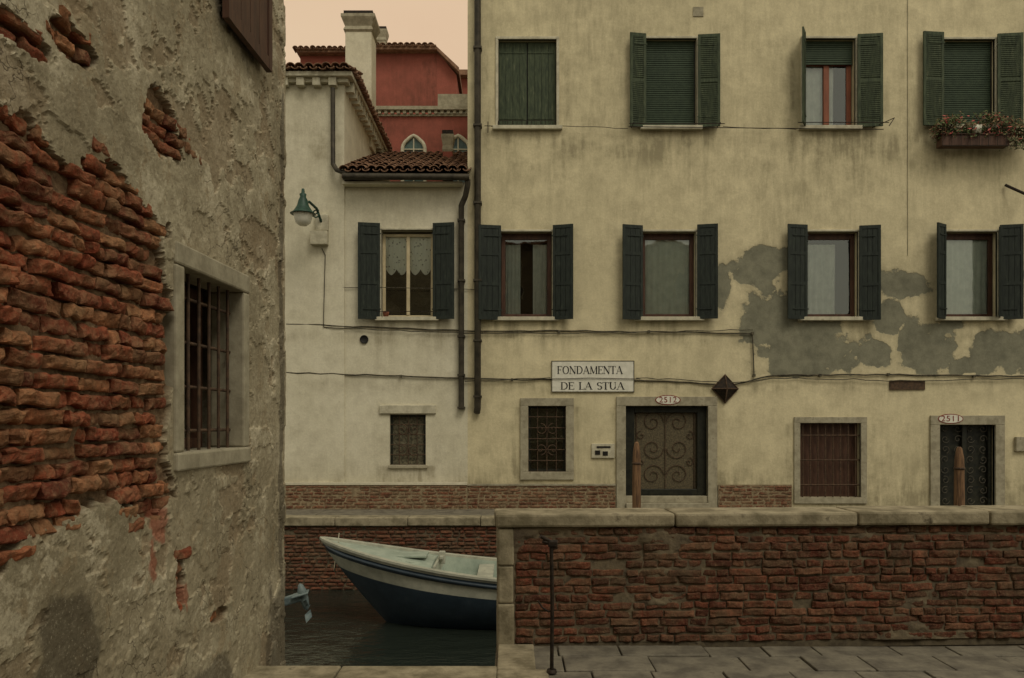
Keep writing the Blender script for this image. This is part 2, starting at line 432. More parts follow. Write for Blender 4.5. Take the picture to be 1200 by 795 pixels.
curtain('curtain',W3[0]+.1,W3[1]-.35,W3[2]+.05,W3[3]-.4,FY+.3,CURT,YB,5)
for(h,o_,W,a,m_)in[(756,737,W2,10,1),(817,842,W2,6,1),(941,933,W3,62,1),(1003,1031,W3,6,1),(1103,1078,W4,6,1),(1166,1194,W4,6,1),(1290,1264,extra[0],6,1),(1352,1380,extra[0],6,1)]:
    shutter(ex(h),ex(o_),ez(150)+random.uniform(-.02,.02),ez(42)+random.uniform(-.03,.03),FY-.03,YB,GREEN,a,True)
for(h,o_,W)in[(587,561,V5),(648,671,V5),(752,728,V6),(816,839,V6),(944,920,V7),(1005,1028,V7),(1105,1090,V8),(1169,1193,V8),(1290,1264,extra[1]),(1352,1380,extra[1])]:
    dz=random.uniform(-.02,.02)
    shutter(ex(h),ex(o_),ez(375)+dz,ez(265)+dz,FY-.03,YB,DGREEN,14+random.uniform(-5,4) if o_!=1090 else 35)
shutter(ex(1168),ex(1160),ez(373),ez(270),FY-.02,YB,DGREEN,60)
for i,V_ in enumerate((V5,V6,V7,V8,extra[1])):
    surround(*V_,FY,YB,.045,sw=.12)
    casement(V_[0]+.01,V_[1]-.01,V_[2],V_[3]-.05,FY+.14,YB,BROWN,1,.085)
    boxes('window_head',[(V_[0]+.01,V_[1]-.01,FY+.13,FY+.2,V_[3]-.05,V_[3])],BROWN,YB)
    room(*V_,FY+.3,YB)
    if i in(1,3,4): curtain('curtain',V_[0]+.06,V_[1]-.08,V_[2]+.05,V_[3]-.12,FY+.22,CURT,YB,8,.012)
    elif i==2: curtain('curtain',V_[0]+.1,V_[0]+.75,V_[2]+.05,V_[3]-.2,FY+.32,CURT,YB,5)
    else:
        curtain('curtain',V_[0]+.1,V_[0]+.42,V_[2]+.05,V_[3]-.2,FY+.34,CURT,YB,4); curtain('curtain',V_[1]-.4,V_[1]-.1,V_[2]+.05,V_[3]-.2,FY+.34,CURT,YB,3)
# ground windows
def fancy(o,parent,bx=4,by=6):
    x0,x1,z0,z1=o;P=[];y=FY+.07
    for i in range(bx+1):
        x=x0+(x1-x0)*i/bx;P.append([(x,y,z0),(x,y,z1)])
    for j in range(by+1):
        z=z0+(z1-z0)*j/by;P.append([(x0,y-.01,z),(x1,y-.01,z)])
    cx=(x0+x1)/2
    for q in(1,-1):
        P.append(scroll(cx+q*.13,(z0+z1)/2+.2,.13,y-.02,1.3,q,math.pi/2)); P.append(scroll(cx+q*.13,(z0+z1)/2-.22,.13,y-.02,1.3,-q,-math.pi/2))
    tube('ornate_grille',P,.010,RUST,parent,res=2)
surround(G1[0],G1[1],G1[2],G1[3],FY,YB,.17,False,.04,ISTR_D); fancy(G1,YB)
casement(*G1,FY+.14,YB,DARKW,1,.05)
boxes('window_backing',[(G1[0],G1[1],FY+.22,FY+.25,G1[2],G1[3])],mat('leaded_glass',c(70,68,56),c(124,118,96),22,.4,.3,50),YB)
surround(G2[0],G2[1],G2[2],G2[3],FY,YB,.13,False,.04,ISTR_D); grille(*G2,FY+.05,YB,8,3,.014,RUST)
boxes('inner_shutter',[(G2[0],G2[1],FY+.16,FY+.2,G2[2],G2[3])],BROWN,YB)
ob=R(1262,1330,496,583)
surround(*ob,FY,YB,.13,False,.04,ISTR_D); grille(*ob,FY+.05,YB,8,3,.014,RUST); boxes('inner_shutter',[(ob[0],ob[1],FY+.16,FY+.2,ob[2],ob[3])],BROWN,YB)
def doorsur(o,w,parent):
    x0,x1,z0,z1=o
    boxes('door_surround',[(x0-w,x0,FY-.05,FY+.08,-.215,z1),(x1,x1+w,FY-.05,FY+.08,-.215,z1),(x0-w,x1+w,FY-.053,FY+.08,z1,z1+w)],ISTR_D,parent,.01)
doorsur(D1,.2,YB)
x0,x1,z0,z1=D1
boxes('door_steps',[(x0,x1,FY-.12,FY+.1,-.215,-.08),(x0,x1,FY-.02,FY+.25,-.08,.06)],ISTR_D,YB,.01)
boxes('door_frame',[(x0,x0+.2,FY+.08,FY+.16,.07,z1),(x1-.2,x1,FY+.08,FY+.16,.07,z1),(x0+.2,x1-.2,FY+.082,FY+.16,z1-.14,z1),(x0+.2,x1-.2,FY+.082,FY+.16,.07,.2)],DARKW,YB,.01)
boxes('door_panel',[(x0+.2,x1-.2,FY+.17,FY+.2,.07,z1-.14)],mat('door_lace_glass',c(70,64,50),c(104,94,72),30,.5,.4,60),YB)
P=[];cx=(x0+x1)/2;y=FY+.15;h0=.2;h1=z1-.14
for q in(1,-1):
    for k in range(3):
        zc=h0+.3+(h1-h0-.5)*k/2
        P.append(scroll(cx+q*.27,zc,.24,y,1.5,q*(1 if k%2 else -1),math.pi*(0 if q<0 else 1)))
        P.append(scroll(cx+q*.52,zc+.28,.10,y,1.2,-q,math.pi/2))
    P.append([(cx+q*.62,y,h0),(cx+q*.62,y,h1)])
P.append([(cx,y,h0),(cx,y,h1)])
P=[[(min(max(p[0],x0+.2),x1-.2),p[1],min(max(p[2],h0),h1)) for p in pl] for pl in P]
tube('wrought_iron_scrolls',P,.008,RUST,YB,res=2)
doorsur(D2,.2,YB)
x0,x1,z0,z1=D2
boxes('door_panel',[(x0,x1,FY+.17,FY+.2,-.2,z1)],DARKW,YB)
boxes('door_frame',[(x0,x0+.08,FY+.08,FY+.16,-.2,z1),(x1-.08,x1,FY+.08,FY+.16,-.2,z1),((x0+x1)/2-.05,(x0+x1)/2+.05,FY+.085,FY+.16,-.2,z1)],DARKW,YB,.008)
P=[]
for k in range(9):
    for i in range(4):
        P.append(scroll(x0+.2+i*.27,-.05+k*.22,.09,FY+.12,1.2,1 if (i+k)%2 else -1,k))
tube('wrought_iron_scrolls',P,.009,mat('door_grille_iron',c(62,60,52),c(82,76,64),20,.7,.1,40),YB,res=2)
def plinth(a,b,parent,sd):
    boxes('plinth_mortar',[(a,b,FY-.04,FY-.012,-.22,ez(568))],MORTAR,parent)
    brick_field('plinth_bricks',(0,FY-.05,0),(1,0,0),(0,-1,0),a,b,-.2,ez(569),BR3,parent,seed=sd,gap=.012,roundz=.01)
plinth(XL,ex(721),YB,3); plinth(ex(841),ex(927),YB,4)
boxes('plinth_step',[(XL,ex(721),FY-.06,FY-.011,ez(569),ez(567))],ISTR_D,YB)
boxes('wall_vent',[(ex(812),ex(824),FY-.02,FY+.01,ez(20),ez(9))],ISTR_D,YB)
boxes('air_vent',[(ex(1042),ex(1083),FY-.03,FY+.01,ez(457),ez(446))],RUST,YB)
tube('drying_rail',[[(ex(735),FY-.28,ez(151)),(ex(845),FY-.28,ez(151))],[(ex(735),FY-.2,ez(153)),(ex(1030),FY-.2,ez(156))],[(ex(1022),FY,ez(150)),(ex(1036),FY-.45,ez(148)),(ex(1030),FY-.45,ez(157))],[(ex(930),FY-.25,ez(149)),(ex(1035),FY-.25,ez(149))],[(ex(740),FY,ez(150)),(ex(740),FY-.3,ez(150))],[(ex(840),FY,ez(150)),(ex(840),FY-.3,ez(150))],[(ex(572),FY-.1,ez(145)),(ex(572),FY-.1,ez(158))],[(ex(568),FY-.1,ez(150)),(ex(658),FY-.1,ez(151))]],.009,IRON,YB,res=2)
x0,x1=ex(584),ex(652)
tube('window_rail',[[(x0,FY-.06,ez(143)),(x1,FY-.06,ez(143))],[(x0-.15,FY-.07,ez(150)),(x1+.12,FY-.07,ez(150))]]+[[(x0+i*.1,FY-.06,ez(150)),(x0+i*.1,FY-.06,ez(143))] for i in range(13)],.007,IRON,YB,res=2)
tube('wall_bracket',[[(ex(1176),FY-.05,ez(218)),(ex(1200),FY-.5,ez(243)),(ex(1212),FY-.7,ez(250))]],.03,IRON,YB)
boxes('letter_box',[(ex(1188),ex(1203),FY-.08,FY+.01,ez(529),ez(512))],ISTR_D,YB,.01)
IC=empty('intercom_panel')
boxes('stone_plate',[(ex(693),ex(720),FY-.045,FY+.01,ez(537),ez(520))],ISTR,IC,.01)
boxes('buttons',[(ex(697),ex(703),FY-.055,FY-.044,ez(533),ez(528)),(ex(706),ex(712),FY-.055,FY-.044,ez(534),ez(529)),(ex(699),ex(715),FY-.055,FY-.044,ez(525),ez(523))],BLACK,IC)
LB=empty('wall_lantern')
cx,cz=ex(849),ez(456);r=.28
mesh('diamond_box',[(cx-r,FY-.03,cz),(cx,FY-.03,cz-r*1.08),(cx+r,FY-.03,cz),(cx,FY-.03,cz+r*1.08),(cx,FY-.2,cz),(cx-r,FY,cz),(cx,FY,cz-r*1.08),(cx+r,FY,cz),(cx,FY,cz+r*1.08)],[(0,1,4),(1,2,4),(2,3,4),(3,0,4),(0,5,6,1),(1,6,7,2),(2,7,8,3),(3,8,5,0)],IRON,LB)
tube('rivet_frame',[[(cx-r,FY-.04,cz),(cx,FY-.04,cz-r*1.08),(cx+r,FY-.04,cz),(cx,FY-.04,cz+r*1.08),(cx-r,FY-.04,cz)],[(cx-r,FY-.04,cz),(cx,FY-.21,cz),(cx+r,FY-.04,cz)],[(cx,FY-.04,cz-r*1.08),(cx,FY-.21,cz),(cx,FY-.04,cz+r*1.08)]],.014,RUST,LB)
def text(body,cx,cz,width,size,parent,mt,y):
    cu=bpy.data.curves.new('lettering','FONT');cu.body=body;cu.size=size;cu.extrude=.002;cu.align_x='CENTER';cu.align_y='CENTER'
    cu.space_character=1.08
    o=bpy.data.objects.new('lettering',cu);scene.collection.objects.link(o);cu.materials.append(mt)
    o.rotation_euler=(math.pi/2,0,0);o.location=(cx,y,cz)
    bpy.context.view_layer.update()
    if o.dimensions.x>0: o.scale=(width/o.dimensions.x,1,1)
    o.parent=parent
# painted roman capitals
TK,TN=.15,.055
def _seg(x0,y0,x1,y1,t): return ('s',x0,y0,x1,y1,t)
def _ser(x,y,w=.3): return ('s',x-w/2,y,x+w/2,y,TN)
def _arc(cx,cy,rx,ry,a0,a1,n=18): return ('a',cx,cy,rx,ry,a0,a1,n)
LET={
'F':(.72,[_seg(.18,0,.18,1,TK),_ser(.18,.02),_seg(.05,.98,.68,.98,TN),_seg(.68,.98,.68,.8,TN),_seg(.18,.52,.5,.52,TN),_seg(.5,.42,.5,.62,TN)]),
'E':(.74,[_seg(.18,0,.18,1,TK),_seg(.05,.02,.7,.02,TN),_seg(.7,.02,.7,.2,TN),_seg(.05,.98,.68,.98,TN),_seg(.68,.98,.68,.8,TN),_seg(.18,.52,.5,.52,TN),_seg(.5,.42,.5,.62,TN)]),
'L':(.70,[_seg(.18,0,.18,1,TK),_ser(.18,.98),_seg(.05,.02,.66,.02,TN),_seg(.66,.02,.66,.22,TN)]),
'T':(.78,[_seg(.39,0,.39,1,TK),_ser(.39,.02),_seg(.04,.98,.74,.98,TN),_seg(.04,.98,.04,.8,TN),_seg(.74,.98,.74,.8,TN)]),
'N':(.92,[_seg(.14,0,.14,1,TN),_seg(.14,1,.78,0,TK),_seg(.78,0,.78,1,TN),_ser(.14,.02),_ser(.14,.98,.24),_ser(.78,.98)]),
'M':(1.05,[_seg(.14,0,.14,1,TN),_seg(.14,1,.52,.05,TK),_seg(.52,.05,.9,1,TN),_seg(.9,0,.9,1,TK),_ser(.14,.02,.26),_ser(.9,.02)]),
'A':(.92,[_seg(.1,0,.45,1,TN),_seg(.45,1,.8,0,TK),_seg(.22,.36,.66,.36,TN),_ser(.1,.02,.24),_ser(.8,.02)]),
'O':(.92,[_arc(.46,.5,.36,.49,0,2*math.pi,26)]),
'D':(.90,[_seg(.18,0,.18,1,TK),_seg(.05,.02,.4,.02,TN),_seg(.05,.98,.4,.98,TN),_arc(.38,.5,.42,.48,-math.pi/2,math.pi/2)]),
'U':(.90,[_seg(.18,.35,.18,1,TK),_seg(.74,.35,.74,1,TN),_arc(.46,.36,.28,.34,math.pi,2*math.pi),_ser(.18,.98),_ser(.74,.98,.24)]),
'S':(.66,[_arc(.33,.74,.23,.24,.3,math.pi*1.5),_arc(.33,.26,.24,.24,-math.pi*.85,math.pi*.5)]),
' ':(.5,[]),
}
def roman(body,cx,cz,width,h,parent,y):
    tot=sum(LET[ch][0] for ch in body);sx=width/tot;x=cx-width/2;v=[];f=[]
    def quad(p,q,t):
        dx,dy=q[0]-p[0],q[1]-p[1];l=math.hypot(dx,dy) or 1;nx,ny=-dy/l*t/2,dx/l*t/2
        b=len(v)
        for (a,b_) in((p[0]+nx,p[1]+ny),(q[0]+nx,q[1]+ny),(q[0]-nx,q[1]-ny),(p[0]-nx,p[1]-ny)): v.append((x+a*sx,y-.0005*(len(f)%5),cz-h/2+b_*h))
        f.append((b,b+1,b+2,b+3))
    for ch in body:
        for s in LET[ch][1]:
            if s[0]=='s': quad((s[1],s[2]),(s[3],s[4]),s[5])
            else:
                _,ax,ay,rx,ry,a0,a1,n=s
                for i in range(n):
                    t0=a0+(a1-a0)*i/n;t1=a0+(a1-a0)*(i+1)/n;tm=(t0+t1)/2
                    quad((ax+rx*math.cos(t0),ay+ry*math.sin(t0)),(ax+rx*math.cos(t1),ay+ry*math.sin(t1)),TN+(TK-TN)*abs(math.cos(tm)))
        x+=LET[ch][0]*sx
    mesh('lettering',v,f,BLACK,parent)
SG=empty('street_name_sign')
boxes('stone_panel',[(ex(646),ex(743),FY-.035,FY+.01,ez(460),ez(423))],SIGNW,SG,.006)
e=.018
a,b,t_,d_=ex(646),ex(743),ez(423),ez(460)
boxes('painted_border',[(a,b,FY-.039,FY-.0355,t_-e,t_),(a,b,FY-.039,FY-.0355,d_,d_+e),(a,a+e,FY-.0385,FY-.0355,d_,t_),(b-e,b,FY-.0385,FY-.0355,d_,t_)],CABLE,SG)
roman('FONDAMENTA',ex(691),ez(434),ex(730)-ex(653),.165,SG,FY-.038)
roman('DE LA STUA',ex(694),ez(452.5),ex(731)-ex(656),.155,SG,FY-.038)
RE=mat('red_enamel',c(120,52,42),c(130,58,46),8,.4,0)
def numplate(cx,cy,s):
    g=empty('house_number_sign')
    n=28;x=ex(cx);z=ez(cy)
    def disc(rx,rz,y0,m,nm):
        v=[(x+rx*math.cos(2*math.pi*i/n),y0,z+rz*math.sin(2*math.pi*i/n)) for i in range(n)]+[(x+rx*math.cos(2*math.pi*i/n),FY-.04,z+rz*math.sin(2*math.pi*i/n)) for i in range(n)]
        f=[tuple(range(n))]+[(i,(i+1)%n,n+(i+1)%n,n+i) for i in range(n)]
        mesh(nm,v,f,m,g)
    disc(.27,.105,FY-.060,RE,'rim');disc(.25,.088,FY-.064,SIGNW,'plate')
    text(s,x,z,.37,.17,g,RE,FY-.067)
numplate(782,469,'2512');numplate(1112,491,'2511')
def cab(pts,r=.012,y=FY-.03,name='facade_cable',parent=None,wob=.02,step=.25):
    out=[]
    for (a,b) in zip(pts[:-1],pts[1:]):
        n=max(2,int(abs(b[0]-a[0])/55/step)+int(abs(b[1]-a[1])/55/step)+1)
        for i in range(n):
            t=i/n;out.append((ex(a[0]+(b[0]-a[0])*t),y+random.uniform(-.006,.006),ez(a[1]+(b[1]-a[1])*t)+random.uniform(-wob,wob)))
    out.append((ex(pts[-1][0]),y,ez(pts[-1][1])))
    return tube(name,out,r,CABLE,parent,res=2)
EC=empty('electric_cables')
cab([(336,380),(545,388),(660,388),(881,391),(883,440)],.014,parent=EC,wob=.012)
cab([(380,384),(545,391),(700,391),(881,387)],.009,FY-.05,parent=EC,wob=.015)
cab([(336,437),(470,441),(600,445),(646,445)],.015,parent=EC,wob=.012)
cab([(640,444.5),(690,443.5),(750,444.5)],.007,FY-.055,parent=EC,wob=.004)
cab([(743,446),(860,451),(905,440),(1040,439),(1260,442)],.015,parent=EC,wob=.012)
cab([(545,447),(645,443)],.009,FY-.05,parent=EC,wob=.02)
cab([(745,443),(860,449),(905,443),(1040,446),(1260,444)],.009,FY-.05,parent=EC,wob=.02)
cab([(336,338),(430,337),(560,340)],.007,parent=EC,wob=.01)
cab([(378,292),(382,300),(380,384)],.009,FY-.06,parent=EC,wob=.006)
cab([(655,150),(735,153)],.007,FY-.1,parent=EC,wob=.01)
cab([(845,152),(930,155)],.007,FY-.15,parent=EC,wob=.01)
cab([(1063,-100),(1063,300)],.004,FY-.012,parent=EC,wob=.002)
boxes('junction_clips',[(ex(p)-.025,ex(p)+.025,FY-.06,FY,ez(q)-.03,ez(q)+.025) for p,q in((470,441),(600,445),(655,389),(881,391),(883,440),(760,389),(960,440),(1040,439),(1140,441))],CABLE,EC)
DP=empty('drain_pipe')
tube('downpipe',[(ex(560),FY-.11,ZT),(ex(560),FY-.11,ez(478)),(ex(559),FY-.06,ez(484))],.07,PIPE,DP)
boxes('pipe_clips',[(ex(560)-.09,ex(560)+.09,FY-.19,FY,ez(q)-.02,ez(q)+.02) for q in(60,150,240,330,400,465)],PIPE,DP)
DP2=empty('drain_pipe')
tube('downpipe',[(ex(549),FY-.3,ez(216)),(ex(549),FY-.3,ez(222)),(ex(546),FY-.18,ez(233)),(ex(541),FY-.1,ez(243)),(ex(541),FY-.1,ez(480))],.06,PIPE,DP2)
boxes('pipe_clips',[(ex(541)-.08,ex(541)+.08,FY-.17,FY,ez(q)-.02,ez(q)+.02) for q in(260,330,395,440,478)],PIPE,DP2)

# ======================================================= white house
WH=empty('white_house')
hx0=-9.0;hxm=ex(404)
Wd=R(447,508,270,372);g0=R(457,499,486,545)
wpf=lambda X,Z:-1.35+.8*np.exp(-np.clip(Z-.3,0,9)/.35)+fbm(X*3,Z*3,4,50)*.5
wall('facade_wall',hxm-.002,XL,-.22,ez(214),[Wd,g0],FY+.0,.3,WHITE,WH,.05,wpf,dirtf([Wd,g0]),5)
wall('facade_wall_tall',hx0,hxm,-.22,ez(92),[],FY-.035,.3,WHITE,WH,.05,wpf,dirtf([]),6)
boxes('side_walls',[(hxm-.2,hxm,FY-.03,FY+6.3,-.22,ez(92)),(hx0,hx0+.2,FY-.03,FY+6.3,-.22,ez(92)),(hx0+.21,hxm-.21,FY+6.1,FY+6.3,-.22,ez(92)),(hxm+.01,XL,FY+5.5,FY+5.7,-.22,8.0)],WHITE,WH)
brick_field('plinth_bricks',(0,FY-.095,0),(1,0,0),(0,-1,0),hx0,XL,-.2,ez(569),BR3,WH,seed=8,gap=.012,roundz=.01)
boxes('plinth_mortar',[(hx0,XL-.002,FY-.085,FY-.05,-.215,ez(568))],MORTAR,WH)
boxes('plinth_band',[(hx0,XL-.002,FY-.105,FY-.03,ez(568),ez(565))],WHITE,WH)
surround(*Wd,FY,WH,.04,sw=.08); room(*Wd,FY+.3,WH)
casement(Wd[0]+.01,Wd[1]-.01,Wd[2],Wd[3]-.05,FY+.13,WH,CREAMW,2,.06,0)
m=(Wd[0]+Wd[1])/2
curtain('lace_curtain',Wd[0]+.07,m-.03,Wd[3]-.92,Wd[3]-.08,FY+.195,LACE,WH,5,.008,.12)
curtain('lace_curtain',m+.03,Wd[1]-.07,Wd[3]-.92,Wd[3]-.08,FY+.195,LACE,WH,5,.008,.12)
shutter(ex(446),ex(421),ez(375),ez(263),FY-.03,WH,DGREEN,10);shutter(ex(508),ex(533),ez(375),ez(263),FY-.03,WH,DGREEN,10)
tube('window_rail',[(Wd[0]-.1,FY-.1,ez(366)),(Wd[1]+.1,FY-.1,ez(366))],.008,IRON,WH)
lathe('flower_pot',[(.0,0),(.05,0),(.07,.12),(.06,.12),(0,.1)],REDW,WH,loc=(Wd[0]+.1,FY-.02,Wd[2]+.0))
boxes('window_lintel',[(ex(445),ex(511),FY-.05,FY+.05,ez(485),ez(475))],ISTR,WH,.01)
boxes('window_sill',[(ex(455),ex(501),FY-.05,FY+.05,ez(549),ez(545))],ISTR_D,WH,.01)
fancy(g0,WH,4,5); boxes('window_backing',[(g0[0],g0[1],FY+.14,FY+.17,g0[2],g0[3])],bpy.data.materials['leaded_glass'],WH)
boxes('window_frame',[(g0[0],g0[0]+.05,FY+.06,FY+.12,g0[2],g0[3]),(g0[1]-.05,g0[1],FY+.06,FY+.12,g0[2],g0[3]),(g0[0]+.05,g0[1]-.05,FY+.062,FY+.12,g0[3]-.05,g0[3])],DARKW,WH)
vh=lathe('vent_hole',[(0,0.012),(.07,.012),(.075,.02),(.09,.02),(.09,0)],BLACK,WH); vh.rotation_euler=(math.pi/2,0,0); vh.location=(ex(427),FY-.012,ez(398))
def tiles(name,O,A,B,w,l,parent,pitch=.2,tl=.38,seed=0,r=.085):
    rs=np.random.RandomState(seed);O=Vector(O);A=Vector(A).normalized();B=Vector(B).normalized();Nn=A.cross(B).normalized()
    if Nn.z<0:Nn=-Nn
    v=[];f=[];ns=7
    for i in range(int(w/pitch)+1):
        for j in range(int(l/tl)+1):
            o=O+A*(i*pitch+rs.uniform(-.018,.018))+B*(j*tl+rs.uniform(-.03,.03))+Nn*rs.uniform(0,.02)
            tw=rs.uniform(-.06,.06);b=len(v)
            for k in range(4):
                t=k/3*(tl+.09);rr=r*(1.08-.22*k/3);lift=.035*(1-k/3)
                for q in range(ns+1):
                    a=math.pi*q/ns
                    p=o+A*(rr*math.cos(a)+tw*t)+B*t+Nn*(rr*math.sin(a)*.8+lift)
                    v.append(tuple(p))
            for k in range(3):
                for q in range(ns):
                    f.append((b+k*(ns+1)+q,b+k*(ns+1)+q+1,b+(k+1)*(ns+1)+q+1,b+(k+1)*(ns+1)+q))
            b=len(v);o2=o+A*pitch*.5
            for k in range(2):
                t=-.03+k*(tl+.06)
                for q in range(5):
                    a=math.pi*q/4
                    v.append(tuple(o2+A*(r*math.cos(a))+B*t+Nn*(.03-r*.6*math.sin(a))))
            for q in range(4): f.append((b+q,b+q+1,b+5+q+1,b+5+q))
    o=mesh(name,v,f,TILE,parent,True);s=o.modifiers.new('solid','SOLIDIFY');s.thickness=.016
    return o
sl=.40
tiles('roof_tiles_low',(hxm+.05,FY-.35,ez(207)),(1,0,0),(0,1,sl),XL-hxm-.1,5.3,WH,.19,.36,3,.08)
mesh('roof_slab_low',[(hxm,FY-.3,ez(210)),(XL,FY-.3,ez(210)),(XL,FY+5.6,ez(210)+5.9*sl),(hxm,FY+5.6,ez(210)+5.9*sl),(hxm,FY-.3,ez(214)),(XL,FY-.3,ez(214)),(XL,FY+5.6,ez(214)+5.9*sl),(hxm,FY+5.6,ez(214)+5.9*sl)],[(0,1,2,3),(4,5,6,7),(0,1,5,4),(1,2,6,5),(3,0,4,7)],BROWN,WH)
tube('gutter',[(ex(406),FY-.36,ez(213)),(ex(551),FY-.36,ez(214))],.07,PIPE,WH)
boxes('under_eave',[(hxm+.003,XL-.1,FY-.25,FY-.02,ez(220),ez(217))],WHITE,WH)
ze=ez(95)
boxes('cornice',[(hx0-.2,hxm+.2,FY-.25,FY-.036,ze,ze+.1),(hxm-.01,hxm+.2,FY-.036,FY+6.5,ze+.002,ze+.1),(hx0,hxm+.1,FY-.14,FY-.037,ze-.09,ze-.002),(hxm+.001,hxm+.1,FY-.03,FY+6.4,ze-.09,ze)],ISTR,WH,.01)
boxes('corbels',[(hxm+.002,hxm+.17,FY+.1+i*.32,FY+.24+i*.32,ze-.2,ze-.003) for i in range(19)]+[(hxm-.3-i*.34,hxm-.14-i*.34,FY-.2,FY-.04,ze-.17,ze-.003) for i in range(16)],ISTR,WH)
tiles('roof_tiles_front',(hx0,FY-.32,ze+.11),(1,0,0),(0,1,.3),hxm-hx0+.15,1.0,WH,.19,.36,4,.08)
tiles('roof_tiles_side',(hxm+.27,FY-.1,ze+.11),(0,1,0),(-1,0,.15),6.5,.2,WH,.19,.36,5,.07)
cxm=(hx0+hxm)/2
mesh('roof_slab',[(hx0-.2,FY-.25,ze+.1),(hxm+.2,FY-.25,ze+.1),(hxm+.2,FY+6.5,ze+.1),(hx0-.2,FY+6.5,ze+.1),(cxm,FY+2.4,ze+.85),(cxm,FY+4,ze+.85)],[(0,1,4),(1,2,5,4),(2,3,5),(3,0,4,5),(0,3,2,1)],TILE,WH)
tube('small_downpipe',[(ex(392),FY-.15,ez(107)),(ex(392),FY-.13,ez(195)),(ex(397),FY-.2,ez(203)),(ex(410),FY-.3,ez(209))],.05,PIPE,WH)
def chimney(cx,cy,w,z0,z1,mt,parent,cap=True):
    h=w/2
    boxes('chimney_shaft',[(cx-h,cx+h,cy-h,cy+h,z0,z1)],mt,parent,.02)
    if cap:
        prof=[(h,z1-.35),(h*1.12,z1-.3),(h*1.0,z1-.2),(h*1.28,z1),(h*1.28,z1+.07),(h*1.0,z1+.075)]
        v=[];f=[]
        for r_,z in prof:
            v+=[(cx-r_,cy-r_,z),(cx+r_,cy-r_,z),(cx+r_,cy+r_,z),(cx-r_,cy+r_,z)]
        for j in range(len(prof)-1):
            for i in range(4): f.append((j*4+i,j*4+(i+1)%4,(j+1)*4+(i+1)%4,(j+1)*4+i))
        f.append((20,21,22,23));mesh('chimney_cap',v,f,ISTR_D,parent)
        boxes('chimney_top',[(cx-h*1.1,cx+h*1.1,cy-h*1.1,cy+h*1.1,z1+.076,z1+.17)],IRON,parent)
k=20.2
chimney((423-600)/933*k,k,.66,8.5,1.65+(494-29)/933*k,WHITE,WH)
k=19.5
chimney((525-600)/933*k,k,.24,7.2,1.65+(494-163)/933*k,RED,WH)

WL=empty('wall_lamp')
LG=mat('lamp_green_enamel',c(36,60,50),c(48,76,62),10,.45,.1,40)
boxes('junction_box',[(ex(366),ex(386),FY-.2,FY-.03,ez(289),ez(273)),(ex(371),ex(386),FY-.12,FY-.03,ez(272),ez(253))],ISTR,WL,.015)
tube('arm',[(ex(378),FY-.1,ez(262)),(ex(376),FY-.35,ez(250)),(ex(371),FY-.6,ez(246)),(ex(368),FY-.75,ez(249))],.028,LG,WL)
tube('scroll_bracket',[scroll(ex(375),ez(256),.1,FY-.3,1.2,1,1)],.015,LG,WL)
lathe('lamp_hood',[(.0,.52),(.03,.50),(.035,.42),(.07,.40),(.06,.34),(.09,.28),(.12,.16),(.20,.04),(.26,0),(.25,-.01),(.0,.05)],LG,WL,loc=(ex(366.5),FY-.78,ez(262)))
lathe('glass_shade',[(.19,0),(.18,-.08),(.15,-.18),(.08,-.24),(0,-.25)],SIGNW,WL,loc=(ex(366.5),FY-.78,ez(262)))

# ======================================================= red building
RB=empty('red_palazzo')
def at(px,k): return (px-600)/933*k
def zt(py,k): return 1.65+(494-py)/933*k
k=27.0
def rwall(nm,x0,x1,z0,z1,y,ops=[]): 
    return wall(nm,x0,x1,z0,z1,ops,y,.3,RED,RB,.15,None,lambda X,Z:.3+.6*sst(fbm(X*.6,Z*.6,4,7),-.3,.5),12)
rwall('upper_wall',at(440,k),at(512,k),zt(128,k),zt(63,k),k)
boxes('upper_body',[(at(440,k),at(512,k),k+.05,k+6,zt(140,k),zt(63,k)-.01)],RED,RB)
mesh('upper_roof',[(at(436,k),k-.3,zt(63,k)),(at(513,k),k-.3,zt(63,k)),(at(513,k)+.0,k+6,zt(63,k)),(at(436,k),k+6,zt(63,k)),(at(436,k),k-.3,zt(58,k)),(at(508,k),k-.3,zt(57,k)),(at(508,k),k+6,zt(57,k)),(at(436,k),k+6,zt(58,k))],[(0,1,5,4),(1,2,6,5),(4,5,6,7),(0,3,2,1),(0,4,7,3)],TILE,RB)
a,b=at(512,k),at(535,k)
mesh('side_gable',[(a,k+.01,zt(128,k)),(b,k+.01,zt(128,k)),(b,k+.01,zt(88,k)),(a,k+.01,zt(60,k)),(a,k+6,zt(128,k)),(b,k+6,zt(128,k)),(b,k+6,zt(88,k)),(a,k+6,zt(60,k))],[(0,1,2,3),(1,5,6,2),(2,6,7,3)],RED,RB)
mesh('gable_roof',[(a-.1,k-.25,zt(59,k)),(b+.1,k-.25,zt(88,k)),(b+.1,k-.25,zt(83,k)),(a-.1,k-.25,zt(55,k)),(a-.1,k+6,zt(59,k)),(b+.1,k+6,zt(88,k)),(b+.1,k+6,zt(83,k)),(a-.1,k+6,zt(55,k))],[(0,1,2,3),(1,5,6,2),(2,6,7,3),(0,4,5,1)],TILE,RB)
tiles('upper_roof_tiles',(at(437,k),k-.35,zt(60,k)),(1,0,0),(0,1,.1),at(510,k)-at(437,k),.3,RB,.2,.36,31,.08)
k2=29
boxes('rear_block',[(at(352,k2),at(441,k2),k2,k2+5,zt(128,k2),zt(66,k2)),(at(520,k2),at(575,k2),k2,k2+5,zt(128,k2),zt(92,k2))],RED,RB)
boxes('rear_roof',[(at(350,k2),at(441,k2),k2-.3,k2+5,zt(66,k2),zt(61,k2)),(at(520,k2),at(575,k2),k2-.3,k2+5,zt(92,k2),zt(86,k2))],TILE,RB)
